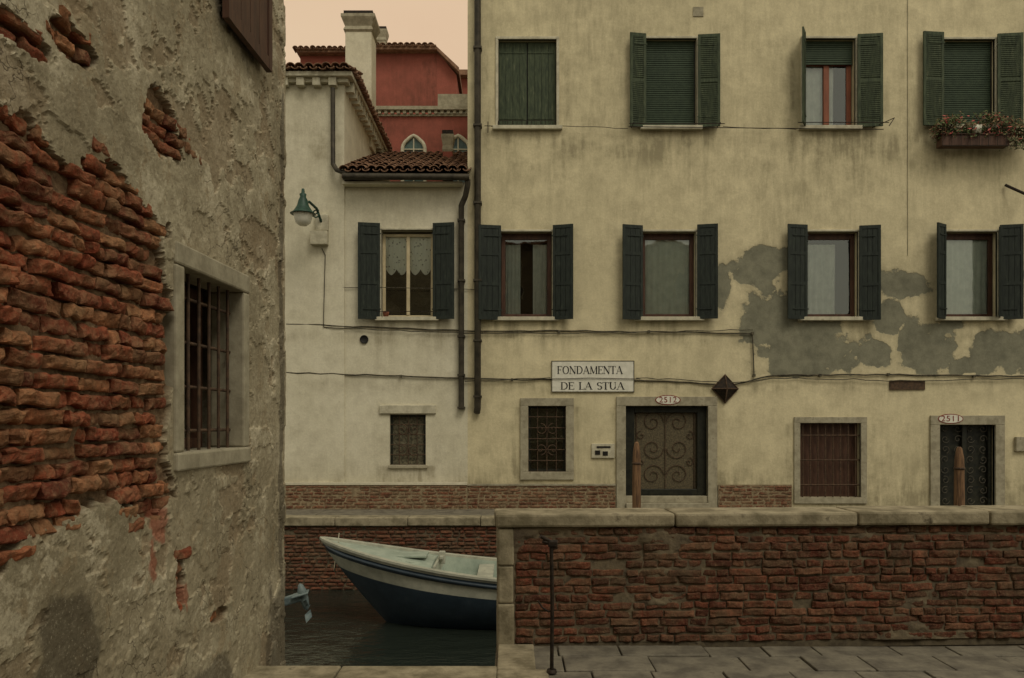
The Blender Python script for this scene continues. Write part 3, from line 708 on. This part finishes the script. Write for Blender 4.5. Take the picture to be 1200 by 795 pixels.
tiles('rear_roof_tiles',(at(350,k2),k2-.4,zt(64,k2)),(1,0,0),(0,1,.1),at(441,k2)-at(350,k2),.3,RB,.2,.36,9,.08)
chimney(at(447,k2-1),k2-1,.36,zt(90,k2-1),zt(40,k2-1),ISTR_D,RB)
k3=25.6
lx0,lx1=at(400,k3),at(600,k3)
rwall('lower_wall',lx0,lx1,-.2,zt(136,k3),k3)
boxes('terrace_parapet',[(at(512,k3),at(575,k3),k3+.3,k3+.6,zt(129,k3),zt(106,k3))],ISTR_D,RB)
boxes('terrace_floor',[(lx0,lx1,k3+.1,k3+8,zt(140,k3),zt(136,k3))],ISTR_D,RB)
boxes('cornice',[(lx0,lx1,k3-.18,k3+.1,zt(131,k3),zt(127,k3)),(lx0,lx1,k3-.06,k3+.1,zt(137,k3),zt(135,k3))]+[(lx0+i*.2,lx0+i*.2+.1,k3-.13,k3+.05,zt(135,k3),zt(131,k3)) for i in range(27)],ISTR_D,RB)
AG=mat('arch_glass',c(40,58,56),c(80,100,94),4,.2,0)
for px in(485,537):
    cx=at(px,k3);w=.36;zs=zt(176,k3);pts=[(cx-w,k3-.05,zt(230,k3)),(cx-w,k3-.05,zs)]
    for i in range(1,16):
        a_=math.pi*(1-i/16);ogee=.08*max(0,1-abs(i-8)/3.0)
        pts.append((cx+w*math.cos(a_),k3-.05,zs+w*math.sin(a_)+ogee))
    pts+=[(cx+w,k3-.05,zs),(cx+w,k3-.05,zt(230,k3))]
    tube('arched_window_surround',pts,.06,ISTR,RB)
    n=len(pts);mesh('arched_window_glass',[(p[0],k3-.02,p[2]) for p in pts],[tuple(range(n))],AG,RB)
    tube('arched_window_mullion',[[(cx,k3-.04,zt(230,k3)),(cx,k3-.04,zs+w)],[(cx-w,k3-.04,zs),(cx+w,k3-.04,zs)]],.022,ISTR,RB)

# ======================================================= ground / fondamenta / canal
QY=15.35;WZ=-1.6
PAVE=mat('paving_stone',c(92,87,76),c(126,120,104),5,.7,.7,35,spec=.35,c3=c(74,69,58),dist=.008)
boxes('ground',[(-300,300,-300,500,-4.2,-4.0)],MORTD)
boxes('far_bank_ground',[(-60,60,QY+.3,200,-3.9,-.222)],PAVE)
FO=empty('fondamenta')
boxes('paving',[(-30+i*.9,-30+i*.9+.885,QY+.36+j*.62,QY+.36+j*.62+.607,-.3,-.218+random.uniform(0,.004)) for i in range(66) for j in range(2)],PAVE,FO)
boxes('kerb_stones',[(-30+i*1.4,-30+i*1.4+1.39,QY-.05,QY+.35,-.36+random.uniform(-.005,.005),-.20+random.uniform(-.004,.004)) for i in range(43)],COPE,FO,.015)
boxes('embankment_core',[(-30,30,QY+.03,QY+.34,-3.9,-.362)],MORTD,FO)
brick_field('embankment_bricks',(0,QY,0),(1,0,0),(0,-1,0),-9,9,-1.75,-.37,BR2,FO,seed=12,gap=.012,jit=.012,depth=.04,miss=.02)
t=NT('canal_water')
w1=t.noise(2.2,4,.5,(1,1.6,1));w2=t.noise(9,3,.5,(1,1.8,1))
b_=t.bump(w1,.35,.12);t.bump(w2,.25,.03,b_)
WATER=t.fin(c(36,42,36),.07,0,.5)
mesh('canal_water',[(-60,5.2,WZ),(60,5.2,WZ),(60,QY+.02,WZ),(-60,QY+.02,WZ)],[(0,1,2,3)],WATER)
boxes('near_bank_ground',[(-60,-.12,-60,5.12,-3.9,-.06),(-.12,60,-60,6.19,-3.9,-.062)],MORTD)
PV=empty('pavement')
bl=[]
y=5.86;j=0
while y>-6:
    d=random.uniform(.24,.34);x=-1.7+random.uniform(-.5,0) if y<5.0 else -.02
    x=max(x,-2.2) if y<5.0 else x
    while x<9:
        w_=random.uniform(.34,.66)
        bl.append((x+.005,x+w_-.005,y-d+.005,y-.005,-.1,random.uniform(-.008,.004)));x+=w_
    y-=d;j+=1
tp=boxes('paving_slabs',bl,PAVE,PV,.008)
boxes('quay_edge_stones',[(-2.2,-1.15,5.08,5.37,-.35,.006),(-1.14,-.1,5.08,5.36,-.35,.007)],COPE,PV,.012)
boxes('corner_stones',[(-.1,.16,5.3,5.885,-.35,.007),(-.098,.24,5.08,5.29,-.35,.006)],COPE,PV,.012)
boxes('quay_wall',[(-2.2,-.11,5.1,5.33,-3.9,-.352),(-.115,8.9,6.0,6.2,-3.9,-.06),(-.115,.2,5.1,5.99,-3.9,-.352)],MORTD,PV)

# ======================================================= parapet wall
PW=empty('parapet_wall')
ang=math.atan2(.17,3.9);ca,sa=math.cos(ang),math.sin(ang)
O=(-.107,5.885,0);U=(ca,sa,0);Nn=(sa,-ca,0)
def para_box(name,bl,mt,bevel=0):
    o=boxes(name,bl,mt,PW,bevel);o.location=O;o.rotation_euler=(0,0,ang);return o
brick_field('bricks',O,U,Nn,.13,9,.0,.86,BR2,PW,L=.245,H=.0615,seed=21,nu=10,nv=6,jit=.008,amp=.0042,gap=.009,depth=.04,roundz=.010,miss=.008,pu=10,pv=7)
brick_field('bricks_canal_side',(O[0],O[1]+.32,0),U,(-sa,ca,0),.13,9,-1.75,.86,BR2,PW,seed=22)
para_box('mortar_core',[(.11,9,.017,.31,-.05,.862)],MORTD)
para_box('end_pier',[(0,.125,-.012,.33,-.1,.30),(.002,.118,-.008,.33,.303,.58),(0,.122,-.012,.33,.583,.862)],COPE,.015)
cs=[];x=-.02
while x<9:
    w_=random.uniform(.9,1.5);cs.append((x+.003,min(x+w_,9.05)-.003,-.04+random.uniform(-.008,.008),.37,.866+random.uniform(-.004,.004),.972+random.uniform(-.006,.006)));x+=w_
para_box('coping_stones',cs,COPE,.018)
n1,n2=900,110
S,T=np.meshgrid(np.linspace(.12,8.9,n1),np.linspace(.005,.862,n2),indexing='ij')
f=fbm(S*1.6,T*2.6,6,61,.6)*1.2+np.exp(-(S/.5))*.9*sst(T,.1,.8)+.55*sst(T,.6,.86)*(.4+.6*np.exp(-S/2.2))-.72+.5*np.exp(-(T/.05))
D=-.016+.024*sst(f,-.3,.2)+fbm(S*14,T*14,4,70)*.006
P_=np.array(O)+S[...,None]*np.array(U)+T[...,None]*np.array((0,0,1.))+D[...,None]*np.array(Nn)
F=[(i*n2+j,(i+1)*n2+j,(i+1)*n2+j+1,i*n2+j+1) for i in range(n1-1) for j in range(n2-1)]
RENDER=mat('old_render',c(84,74,60),c(120,108,86),7,.95,.8,45,c3=c(64,56,46),dist=.008)
mesh('render_remnants',P_.reshape(-1,3).tolist(),F,RENDER,PW,True)

IP=empty('iron_post')
px_,py_=.26,5.22
tube('rod',[(px_,py_,0),(px_+.004,py_,.45),(px_-.003,py_,.84)],.013,IRON,IP)
tube('top_fork',[[(px_-.075,py_-.02,.9),(px_-.03,py_,.875),(px_,py_,.86),(px_+.03,py_,.865),(px_+.03,py_,.82),(px_,py_,.82)],[(px_-.06,py_,.865),(px_+.03,py_,.835)]],.013,IRON,IP)
boxes('top_plate',[(px_-.025,px_+.035,py_-.02,py_+.02,.83,.865)],IRON,IP,.004)
tube('bent_hook',[(px_-.09,py_+.02,.47),(px_-.06,py_+.02,.425),(px_-.02,py_+.01,.40),(px_,py_,.41)],.006,IRON,IP)
lathe('base_plate',[(0,.02),(.03,.02),(.035,.0)],IRON,IP,loc=(px_,py_,.005))

for (px,top,k) in((746,518,14.9),(1124,524,14.9)):
    g=empty('mooring_post')
    X=(px-600)/933*k;zt_=1.65-(top-494)/933*k;r=.082 if px<900 else .092
    prof=[(r*1.1,-3.5),(r*1.08,-1.5),(r,0),(r*.95,zt_-.45),(r*.92,zt_-.38),(r*.85,zt_-.2),(r*.55,zt_-.03),(r*.3,zt_),(0,zt_+.005)]
    lathe('timber',prof,WOODP,g,14,(X,k,0))
    lathe('iron_band',[(r*1.0,zt_-.42),(r*1.06,zt_-.42),(r*1.06,zt_-.38),(r*.98,zt_-.38)],RUST,g,14,(X,k,0))

# ======================================================= flower box
FB=empty('flower_box')
fx0,fx1=ex(1092),ex(1170);fz0,fz1=ez(178),ez(166)
boxes('planter',[(fx0,fx1,FY-.38,FY-.16,fz0,fz1),(fx0-.02,fx1+.02,FY-.40,FY-.14,fz1,fz1+.03)],BROWN,FB,.01)
tube('bracket',[[(fx0-.08,FY-.42,fz1+.12),(fx1+.3,FY-.42,fz1+.12)],[(fx0,FY-.42,fz0-.02),(fx1+.3,FY-.42,fz0-.02)]]+[[(fx0+i*.19,FY-.42,fz0-.02),(fx0+i*.19,FY-.42,fz1+.12)] for i in range(9)],.006,IRON,FB)
v=[];f=[];fm=[];st=[]
cls=[(fx0+.05,.10,.28),(fx0+.3,.12,.38),(fx0+.62,.10,.24),(fx0+1.0,.13,.42),(fx1-.1,.13,.36),(fx1+.15,.13,.30),(fx1+.35,.1,.24)]
for i in range(3000):
    cl,sp,hh=random.choice(cls);x=cl+random.gauss(0,sp)
    q=random.random();z=fz1+.02+hh*q*1.15+random.gauss(0,.03)-(.28*random.random() if x>fx1-.1 else .05);y=FY-.29+random.gauss(0,.09)-.05*q
    s=random.uniform(.018,.038);a=Vector((random.uniform(-1,1),random.uniform(-1,1),random.uniform(-1,1))).normalized();b=a.orthogonal().normalized()
    b_=len(v);p=Vector((x,y,z))
    for q_ in(-a*s*1.4,b*s*.7,a*s*1.4,-b*s*.7): v.append(tuple(p+q_))
    f.append((b_,b_+1,b_+2,b_+3));fm.append(1 if random.random()<.12 else (2 if random.random()<.25 else 0))
for i in range(60):
    cl,sp,hh=random.choice(cls);x=cl+random.gauss(0,sp*.7);st.append([(x,FY-.27,fz1),(x+random.gauss(0,.05),FY-.3,fz1+hh*.6),(x+random.gauss(0,.12),FY-.34,fz1+hh*1.15)])
L1=mat('leaf_green',c(66,80,48),c(104,114,72),9,.7,0);L2=mat('flower_red',c(160,66,62),c(186,104,96),9,.7,0);L3=mat('dry_leaf',c(116,92,70),c(146,118,90),9,.8,0)
tube('stems',st,.005,L3,FB,res=1)
o=mesh('plants',v,f,[L1,L2,L3],FB)
for p,m_ in zip(o.data.polygons,fm): p.material_index=m_
lathe('white_pot',[(0,0),(.07,0),(.1,.16),(.09,.16)],SIGNW,FB,loc=(ex(1133),FY-.36,fz1+.03))

# ======================================================= boat
BT=empty('moored_boat')
BLUE=mat('boat_blue',c(34,46,56),c(44,57,67),5,.4,.15,30,spec=.5,c3=c(56,65,72))
BWH=mat('boat_white',c(152,153,138),c(180,180,162),4,.5,.2,30,spec=.4,c3=c(124,122,106))
BGR=mat('boat_pale_green',c(142,154,140),c(166,176,160),4,.5,.2,30,c3=c(116,126,112))
bx,by=-3.12,12.95;LEN=6.4
def halfb(s): return .95*(1-(1-min(s/.62,1))**2.5)**.72*(1 if s<.62 else 1-.22*((s-.62)/.38)**2)
def sheer(s): return -.84+.58*(1-min(s/.7,1))**2.0
rows=[0,.035,.055,.115,.135,.26,.29,.40,.55,.72,.87,1.0]
mats=[1,0,0,1,1,0,0,0,0,0,0]
ns=44;v=[];f=[];fm=[]
KE=-1.9
for side in(-1,1):
    base=len(v)
    for i in range(ns+1):
        s=(i/ns)**1.3
        for h in rows:
            z=sheer(s)+(KE-sheer(s))*h
            flare=(1-.12*h-.88*h**3.2) 
            if s<.25: flare=flare*(1-.45*(1-s/.25)*h)
            rake=1.35*(h**1.15)*(1-s)**5
            v.append((bx+s*LEN+rake,by+side*halfb(s)*max(flare,0.0),z))
    m_=len(rows)
    for i in range(ns):
        for j in range(m_-1):
            q=(base+i*m_+j,base+(i+1)*m_+j,base+(i+1)*m_+j+1,base+i*m_+j+1)
            f.append(q if side<0 else q[::-1]);fm.append(mats[j])
o=mesh('hull',v,f,[BLUE,BWH],BT,True)
for p,m_ in zip(o.data.polygons,fm): p.material_index=m_
m_=len(rows);tr=[v[ns*m_+j] for j in range(m_)]+[v[(ns+1)*m_+ns*m_+j] for j in range(m_)][::-1]
mesh('transom',tr,[tuple(range(len(tr)))],BWH,BT)
v=[];f=[];fm=[]
prof=[(0.03,.0),(0.03,.035),(-.11,.035),(-.11,.0),(-.16,-.32)]
for side in(-1,1):
    base=len(v)
    for i in range(ns+1):
        s=(i/ns)**1.3;hb=halfb(s);sc=min(1,s/.25)
        for (o_,dz) in prof: v.append((bx+s*LEN,by+side*max(hb+o_,0.0),sheer(s)+(dz if dz>-.1 else dz*sc)))
    n_=len(prof)
    for i in range(ns):
        for j in range(n_-1): f.append((base+i*n_+j,base+(i+1)*n_+j,base+(i+1)*n_+j+1,base+i*n_+j+1));fm.append(0 if j<3 else 1)
o=mesh('gunwale',v,f,[BWH,BGR],BT)
for p,m_ in zip(o.data.polygons,fm): p.material_index=m_
tubep=[]
for side in(-1,1):
    tubep.append([(bx+.1*(1-min(1,i/6))+((i/ns)**1.3)*LEN,by+side*(halfb((i/ns)**1.3)+.015),sheer((i/ns)**1.3)-.09) for i in range(ns+1)])
tube('rubbing_strake',tubep,.028,BLUE,BT)
v=[];f=[]
for i in range(ns+1):
    s=(i/ns)**1.3;hb=max(halfb(s)-.1,0)
    dz=-.01 if s<.3 else -.30
    for q in(-1,-.5,0,.5,1): v.append((bx+s*LEN,by+q*hb,sheer(s)+dz+(.05*(1-q*q)*min(1,s/.1) if s<.3 else 0)))
for i in range(ns):
    for j in range(4): f.append((i*5+j,(i+1)*5+j,(i+1)*5+j+1,i*5+j+1))
mesh('deck_and_floor',v,f,BGR,BT)
th=[]
for s in(.42,.6,.8):
    hb=halfb(s)-.1;th.append((bx+s*LEN-.13,bx+s*LEN+.13,by-hb,by+hb,sheer(s)-.1,sheer(s)-.06))
boxes('thwarts',th,BWH,BT,.01)
s=.31;zz=sheer(s)
boxes('mooring_bitt',[(bx+s*LEN-.05,bx+s*LEN+.05,by-.06,by+.06,zz,zz+.2),(bx+s*LEN-.03,bx+s*LEN+.03,by-.16,by+.16,zz+.09,zz+.14)],BWH,BT,.01)
boxes('deck_hatch',[(bx+1.25,bx+1.75,by-.22,by+.22,sheer(.22)+.03,sheer(.22)+.07)],BGR,BT,.012)
boxes('coaming',[(bx+.3*LEN-.02,bx+.3*LEN+.02,by-halfb(.3)+.12,by+halfb(.3)-.12,sheer(.3)-.28,sheer(.3)+.07)],BWH,BT,.01)
for side in(-1,1):
    for s in(.5,.75): boxes('rowlock',[(bx+s*LEN-.04,bx+s*LEN+.04,by+side*(halfb(s)-.05)-.03,by+side*(halfb(s)-.05)+.03,sheer(s)+.03,sheer(s)+.16)],BWH,BT,.008)
tube('mooring_rope',[(bx+.3,by,sheer(.05)+.03),(bx+.1,by+.6,-.9),(bx-.1,by+1.5,-1.0),(bx-.2,QY-.05,-.5)],.012,ISTR_D,BT)

OM=empty('outboard_motor')
MG=mat('motor_grey',c(88,102,104),c(116,128,126),8,.45,.1,40)
k=11.6
ox=at(345,k)
boxes('lower_leg',[(-.28,.1,-.05,.05,-.05,.06)],MG,OM,.02)
boxes('cavitation_plate',[(-.02,.2,-.12,.12,.03,.05)],MG,OM,.008)
lathe('gearcase',[(0,-.2),(.04,-.16),(.06,-.04),(.06,.08),(.03,.16),(0,.18)],MG,OM,14,(.12,0,0))
v=[];f=[]
for q in range(3):
    a=q*2*math.pi/3;b=len(v)
    for (r_,w_) in((.04,.03),(.10,.07),(.15,.05)):
        for sg in(-1,1):
            v.append((.12+.04*sg,r_*math.cos(a)-sg*w_*math.sin(a),-.18+sg*.02+r_*math.sin(a)))
    f+=[(b,b+1,b+3,b+2),(b+2,b+3,b+5,b+4)]
mesh('propeller',v,f,MG,OM)
boxes('powerhead',[(-1.0,-.55,-.18,.18,-.1,.4)],BLUE,OM,.06);boxes('shaft_housing',[(-.6,-.25,-.06,.06,-.06,.1)],MG,OM,.02)
OM.location=(ox,k,1.65-(702-494)/933*k);OM.rotation_euler=(0,math.radians(-15),math.radians(10));OM.scale=(1.1,1.1,1.1)

# ======================================================= old building on the left
OB=empty('old_brick_house')
LO=np.array((-1.95,0,0.));LU=np.array((.0429,1,0.));LN=np.array((1,-.0429,0.))
WS0,WS1,WZ0,WZ1=4.26,5.09,1.486,2.476
blobs=[(4.05,3.15,.22,.13),(3.25,3.2,.13,.06),(2.93,3.08,.18,.05),(4.22,.78,.06,.18),(4.72,.5,.12,.04)]
def Mf(s,z):
    s=np.asarray(s,float);z=np.asarray(z,float)
    d=np.minimum(np.minimum(4.17-s+.10*np.sin(z*7),z-1.22-.08*np.sin(s*6)),2.74-z+.05*np.sin(s*9))*6
    d=np.minimum(d,1.3)
    for(a,b,ra,rb)in blobs: d=np.maximum(d,1-np.sqrt(((s-a)/ra)**2+((z-b)/rb)**2))
    d=np.maximum(d,-1.25)
    return d+fbm(s*5,z*5,4,33)*.6
sN=np.arange(2.3,5.935,.011);zN=np.arange(-1.8,5.7,.011)
S,T=np.meshgrid(sN,zN,indexing='ij')
Mv=Mf(S,T)+fbm(S*20,T*20,4,40,.65)*.35
rec=sst(Mv,-.05,.06)
fb=fbm(S*2.2,T*2.6,6,80,.58)
chip=sst(fb,.02,.06)
chip2=sst(fbm(S*3.1,T*3.1,6,180,.6),.16,.20)*(1-rec)
big=fbm(S*1.3,T*1.3,4,90)
D=.014+big*.012+fbm(S*8,T*8,4,91)*.004+fbm(S*40,T*40,3,92)*.0028-chip*.009-chip2*.010
D=D*(1-rec)+rec*(-.040+fbm(S*6,T*6,4,95)*.026+fbm(S*40,T*40,2,96)*.006)
crn=5.93+fbm(T*2,T*0,4,99)*.012
Sx=S.copy();Sx[-1,:]=crn[-1,:]
P_=LO+Sx[...,None]*LU+T[...,None]*np.array((0,0,1.))+D[...,None]*LN
ext=LO+(Sx[-1:,:]+.02)[...,None]*LU+T[-1:,:,None]*np.array((0,0,1.))-.35*LN
P_=np.concatenate([P_,ext],0)
ni,nj=P_.shape[:2]
cs_=np.append((sN[:-1]+sN[1:])/2,6);cz_=(zN[:-1]+zN[1:])/2
keep=~(((cs_>WS0-.05)&(cs_<WS1+.05))[:,None]&((cz_>WZ0-.05)&(cz_<WZ1+.05))[None,:])
I,J=np.nonzero(keep)
F=np.stack([I*nj+J,(I+1)*nj+J,(I+1)*nj+J+1,I*nj+J+1],-1)
t=NT('old_wall_plaster')
base=t.ramp(t.noise(1.3,6,.7),[(.32,c(132,123,100)),(.5,c(164,155,130)),(.66,c(190,181,154))])
col=t.mix(t.rng(t.noise(8,6,.75),.44,.62,0,.5),base,c(118,107,84))
col=t.mix(t.rng(t.noise(2.6,6,.8),.53,.57,0,.55),col,c(196,187,162))
col=t.mix(t.rng(t.noise(4.1,6,.8,(1,1,.7)),.55,.585,0,.55),col,c(146,130,102))
col=t.mix(t.math('MULTIPLY',t.attr('chip'),.40),col,c(154,143,118))
col=t.mix(t.math('MULTIPLY',t.attr('chip2'),.5),col,c(134,115,90))
vor=t.n('ShaderNodeTexVoronoi',feature='DISTANCE_TO_EDGE');vor.inputs['Scale'].default_value=2.1
mp=t.n('ShaderNodeVectorMath',operation='ADD');nzc=t.n('ShaderNodeTexNoise');nzc.inputs['Scale'].default_value=3;nzc.inputs['Detail'].default_value=5;t.l(t.pos,nzc.inputs['Vector'])
t.l(t.pos,mp.inputs[0]);t.l(nzc.outputs['Color'],mp.inputs[1]);t.l(mp.outputs[0],vor.inputs['Vector'])
crk=t.math('MULTIPLY',t.rng(vor.outputs['Distance'],0,.012,1,0),t.rng(t.noise(1.1,3,.5),.48,.56,0,.75))
col=t.mix(crk,col,c(64,54,42))
col=t.mix(t.attr('dark'),col,c(70,64,54))
col=t.mix(t.rng(t.noise(40,5,.75),.50,.68,0,.42),col,c(80,70,54))
col=t.mix(t.rng(t.noise(75,3,.7),.58,.7,0,.4),col,c(206,198,172))
col=t.mix(t.attr('brick'),col,t.ramp(t.noise(20,6,.75),[(.35,c(88,70,54)),(.62,c(138,116,90))]))
col=t.mix(t.attr('orange'),col,c(144,82,62))
b_=t.bump(t.noise(80,4,.75),.5,.004);b2=t.bump(t.noise(20,6,.75),.5,.008,b_);t.bump(t.math('SUBTRACT',1.0,crk),.6,.006,b2)
OLDP=t.fin(col,.95,0,.1)
o=mesh('weathered_plaster',P_.reshape(-1,3).tolist(),F.tolist(),OLDP,OB,False)
def ad(nm,arr):
    arr=np.concatenate([arr,arr[-1:,:]],0)
    a=o.data.attributes.new(nm,'FLOAT','POINT');a.data.foreach_set('value',arr.reshape(-1).astype(np.float32))
ad('brick',rec);ad('chip',chip*(1-rec));ad('chip2',chip2)
dk=-2+0*S
for(a,b,ra,rb)in[(3.25,.72,.25,.32),(3.1,.3,.3,.3),(5.8,-.2,.3,.9),(4.6,.1,.35,.15),(5.85,2.0,.06,2.5),(5.0,4.2,.5,.3)]:
    dk=np.maximum(dk,1-np.sqrt(((S-a)/ra)**2+((T-b)/rb)**2))
dk=dk+fbm(S*4,T*4,6,120,.6)*.75
ad('dark',sst(dk,.0,.25)*.62)
og=0*S-1
for(a,b,ra,rb)in[(4.02,1.12,.1,.14),(3.92,.98,.07,.1),(4.3,.72,.06,.1)]:
    og=np.maximum(og,1-np.sqrt(((S-a)/ra)**2+((T-b)/rb)**2)+fbm(S*12,T*12,4,140)*.7)
ad('orange',sst(og,.1,.4)*.7)
brick_field('exposed_bricks',LO,LU,LN,2.2,5.85,-1.8,5.6,BR1,OB,L=.24,H=.073,seed=77,nu=14,nv=7,jit=.017,amp=.0075,gap=.012,depth=.07,roundz=.014,miss=.02,pu=9,pv=5,
   mask=lambda s,z:float(Mf(s,z)),skip=lambda s,z:(WS0-.2<s<WS1+.15 and WZ0-.12<z<WZ1+.12))
def wbox(name,bl,mt,bevel=0):
    """boxes in wall coordinates: (s0,s1,d0,d1,z0,z1)"""
    ob=boxes(name,[(d0,d1,s0,s1,z0,z1) for(s0,s1,d0,d1,z0,z1)in bl],mt,OB,bevel)
    ob.location=(-1.95,0,0);ob.rotation_euler=(0,0,-math.atan(.0429));return ob
wbox('building_body',[(-8,2.31,-6,-.01,-.1,9),(2.31,5.80,-6,-.5,-3.9,9),(2.31,4.1,-.5,-.1,-3.9,5.7),(5.25,5.85,-.5,-.1,-3.9,5.7),(4.1,5.25,-.5,-.1,-3.9,1.3),(4.1,5.25,-.5,-.1,2.65,5.7),(2.31,5.9,-.5,.0,5.69,9)],OLDP)
a,b,z0,z1=WS0,WS1,WZ0,WZ1
wbox('window_stone_frame',[(a-.1,a,-.2,.022,z0-.0,z1),(b,b+.10,-.2,.022,z0,z1),(a-.1,b+.10,-.2,.025,z1+.001,z1+.12),(a-.1,b+.10,-.2,.032,z0-.1,z0-.001)],ISTR_D,.012)
wbox('window_back',[(a,b,-.42,-.38,z0,z1)],ROOM)
wbox('inner_window_frame',[(a,a+.06,-.3,-.25,z0,z1),(b-.06,b,-.3,-.25,z0,z1),((a+b)/2-.03,(a+b)/2+.03,-.3,-.25,z0,z1),(a+.06,b-.06,-.3,-.252,z1-.06,z1),(a+.06,b-.06,-.3,-.252,z0,z0+.06)],BROWN)
P=[]
def wp(s,d,z): 
    p=LO+s*LU+d*LN; return (p[0],p[1],z)
for i in range(6):
    s=a+(b-a)*(i+.5)/6;P.append([wp(s,-.06,z0-.01),wp(s,-.06,z1+.01)])
for j in range(4):
    z=z0+(z1-z0)*(j+.45)/4;P.append([wp(a-.01,-.075,z),wp(b+.01,-.075,z)])
tube('window_grille',P,.010,RUST,OB)
wbox('upper_shutter',[(4.68,4.74,.05,.09,4.02,5.6),(5.36,5.42,.05,.09,4.02,5.6),(4.74,5.36,.052,.088,4.02,4.1),(4.74,5.36,.052,.088,4.75,4.83)]+[(4.74+i*.155,4.74+i*.155+.148,.06,.08,4.1,5.6) for i in range(4)],BROWN)

BB=empty('opposite_house')
bo=[(x,x+1.1,z,z+1.7) for x in(-6.5,-3.5,-.5,2.5,5.5,8.5) for z in(1.2,4.6,8)]
boxes('walls',[(-12,14,-13,-6.5,-.1,10.5)],bpy.data.materials['old_render'],BB)
boxes('windows',[(p[0],p[1],-6.52,-6.45,p[2],p[3]) for p in bo],DARKW,BB)
boxes('window_surrounds',[(p[0]-.12,p[0],-6.52,-6.4,p[2]-.1,p[3]+.1) for p in bo]+[(p[1],p[1]+.12,-6.52,-6.4,p[2]-.1,p[3]+.1) for p in bo],ISTR,BB)
boxes('roof',[(-12.4,14.4,-13,-6.1,10.5,10.7)],TILE,BB)

# plaster meshes without a survey get the "no losses" default
for o in bpy.data.objects:
    if o.type=='MESH' and any(m in PLASTERS for m in o.data.materials if m) and 'patch' not in o.data.attributes:
        for nm,val in(('patch',-1.2),('dirt',.25)):
            a=o.data.attributes.new(nm,'FLOAT','POINT');a.data.foreach_set('value',np.full(len(o.data.vertices),val,np.float32))

# ======================================================= light, sky, camera
w=bpy.data.worlds.new('World');scene.world=w;w.use_nodes=True;t=w.node_tree;t.nodes.clear()
out=t.nodes.new('ShaderNodeOutputWorld');sky=t.nodes.new('ShaderNodeTexSky');sky.sky_type='NISHITA';sky.sun_disc=False
sky.sun_elevation=math.radians(52);sky.sun_rotation=math.radians(150);sky.dust_density=4;sky.air_density=1.5
b1=t.nodes.new('ShaderNodeBackground');b1.inputs[1].default_value=.015;t.links.new(sky.outputs[0],b1.inputs[0])
tc=t.nodes.new('ShaderNodeTexCoord');dt=t.nodes.new('ShaderNodeVectorMath');dt.operation='DOT_PRODUCT';dt.inputs[1].default_value=(-.15,.9,.1)
t.links.new(tc.outputs['Generated'],dt.inputs[0])
mr=t.nodes.new('ShaderNodeMapRange');mr.inputs[1].default_value=.25;mr.inputs[2].default_value=.85;t.links.new(dt.outputs['Value'],mr.inputs[0])
nz=t.nodes.new('ShaderNodeTexNoise');nz.inputs['Scale'].default_value=2.5;nz.inputs['Detail'].default_value=5;t.links.new(tc.outputs['Generated'],nz.inputs['Vector'])
rp=t.nodes.new('ShaderNodeValToRGB');rp.color_ramp.elements[0].color=c(226,188,150);rp.color_ramp.elements[1].color=c(234,204,164);rp.color_ramp.elements[0].position=.3;rp.color_ramp.elements[1].position=.7
t.links.new(nz.outputs['Fac'],rp.inputs[0])
mx=t.nodes.new('ShaderNodeMix');mx.data_type='RGBA';t.links.new(mr.outputs[0],mx.inputs[0]);mx.inputs[6].default_value=(.69,.63,.485,1);t.links.new(rp.outputs[0],mx.inputs[7])
b2=t.nodes.new('ShaderNodeBackground');b2.inputs[1].default_value=.9;t.links.new(mx.outputs[2],b2.inputs[0])
ads=t.nodes.new('ShaderNodeAddShader');t.links.new(b1.outputs[0],ads.inputs[0]);t.links.new(b2.outputs[0],ads.inputs[1]);t.links.new(ads.outputs[0],out.inputs[0])
sd=bpy.data.lights.new('sun','SUN');sd.energy=1.0;sd.angle=math.radians(24);sd.color=(1,.93,.79)
so=bpy.data.objects.new('sun',sd);scene.collection.objects.link(so)
el=math.radians(52);az=math.radians(150)
dv=Vector((math.sin(az)*math.cos(el),math.cos(az)*math.cos(el),math.sin(el)))
so.rotation_euler=dv.to_track_quat('Z','Y').to_euler()
cd=bpy.data.cameras.new('camera');cd.lens=28;cd.sensor_width=36;cd.shift_y=96.5/1200;cd.clip_end=1500;cd.clip_start=.05
co=bpy.data.objects.new('camera',cd);scene.collection.objects.link(co);co.location=(0,0,1.65);co.rotation_euler=(math.pi/2,0,0)
scene.camera=co
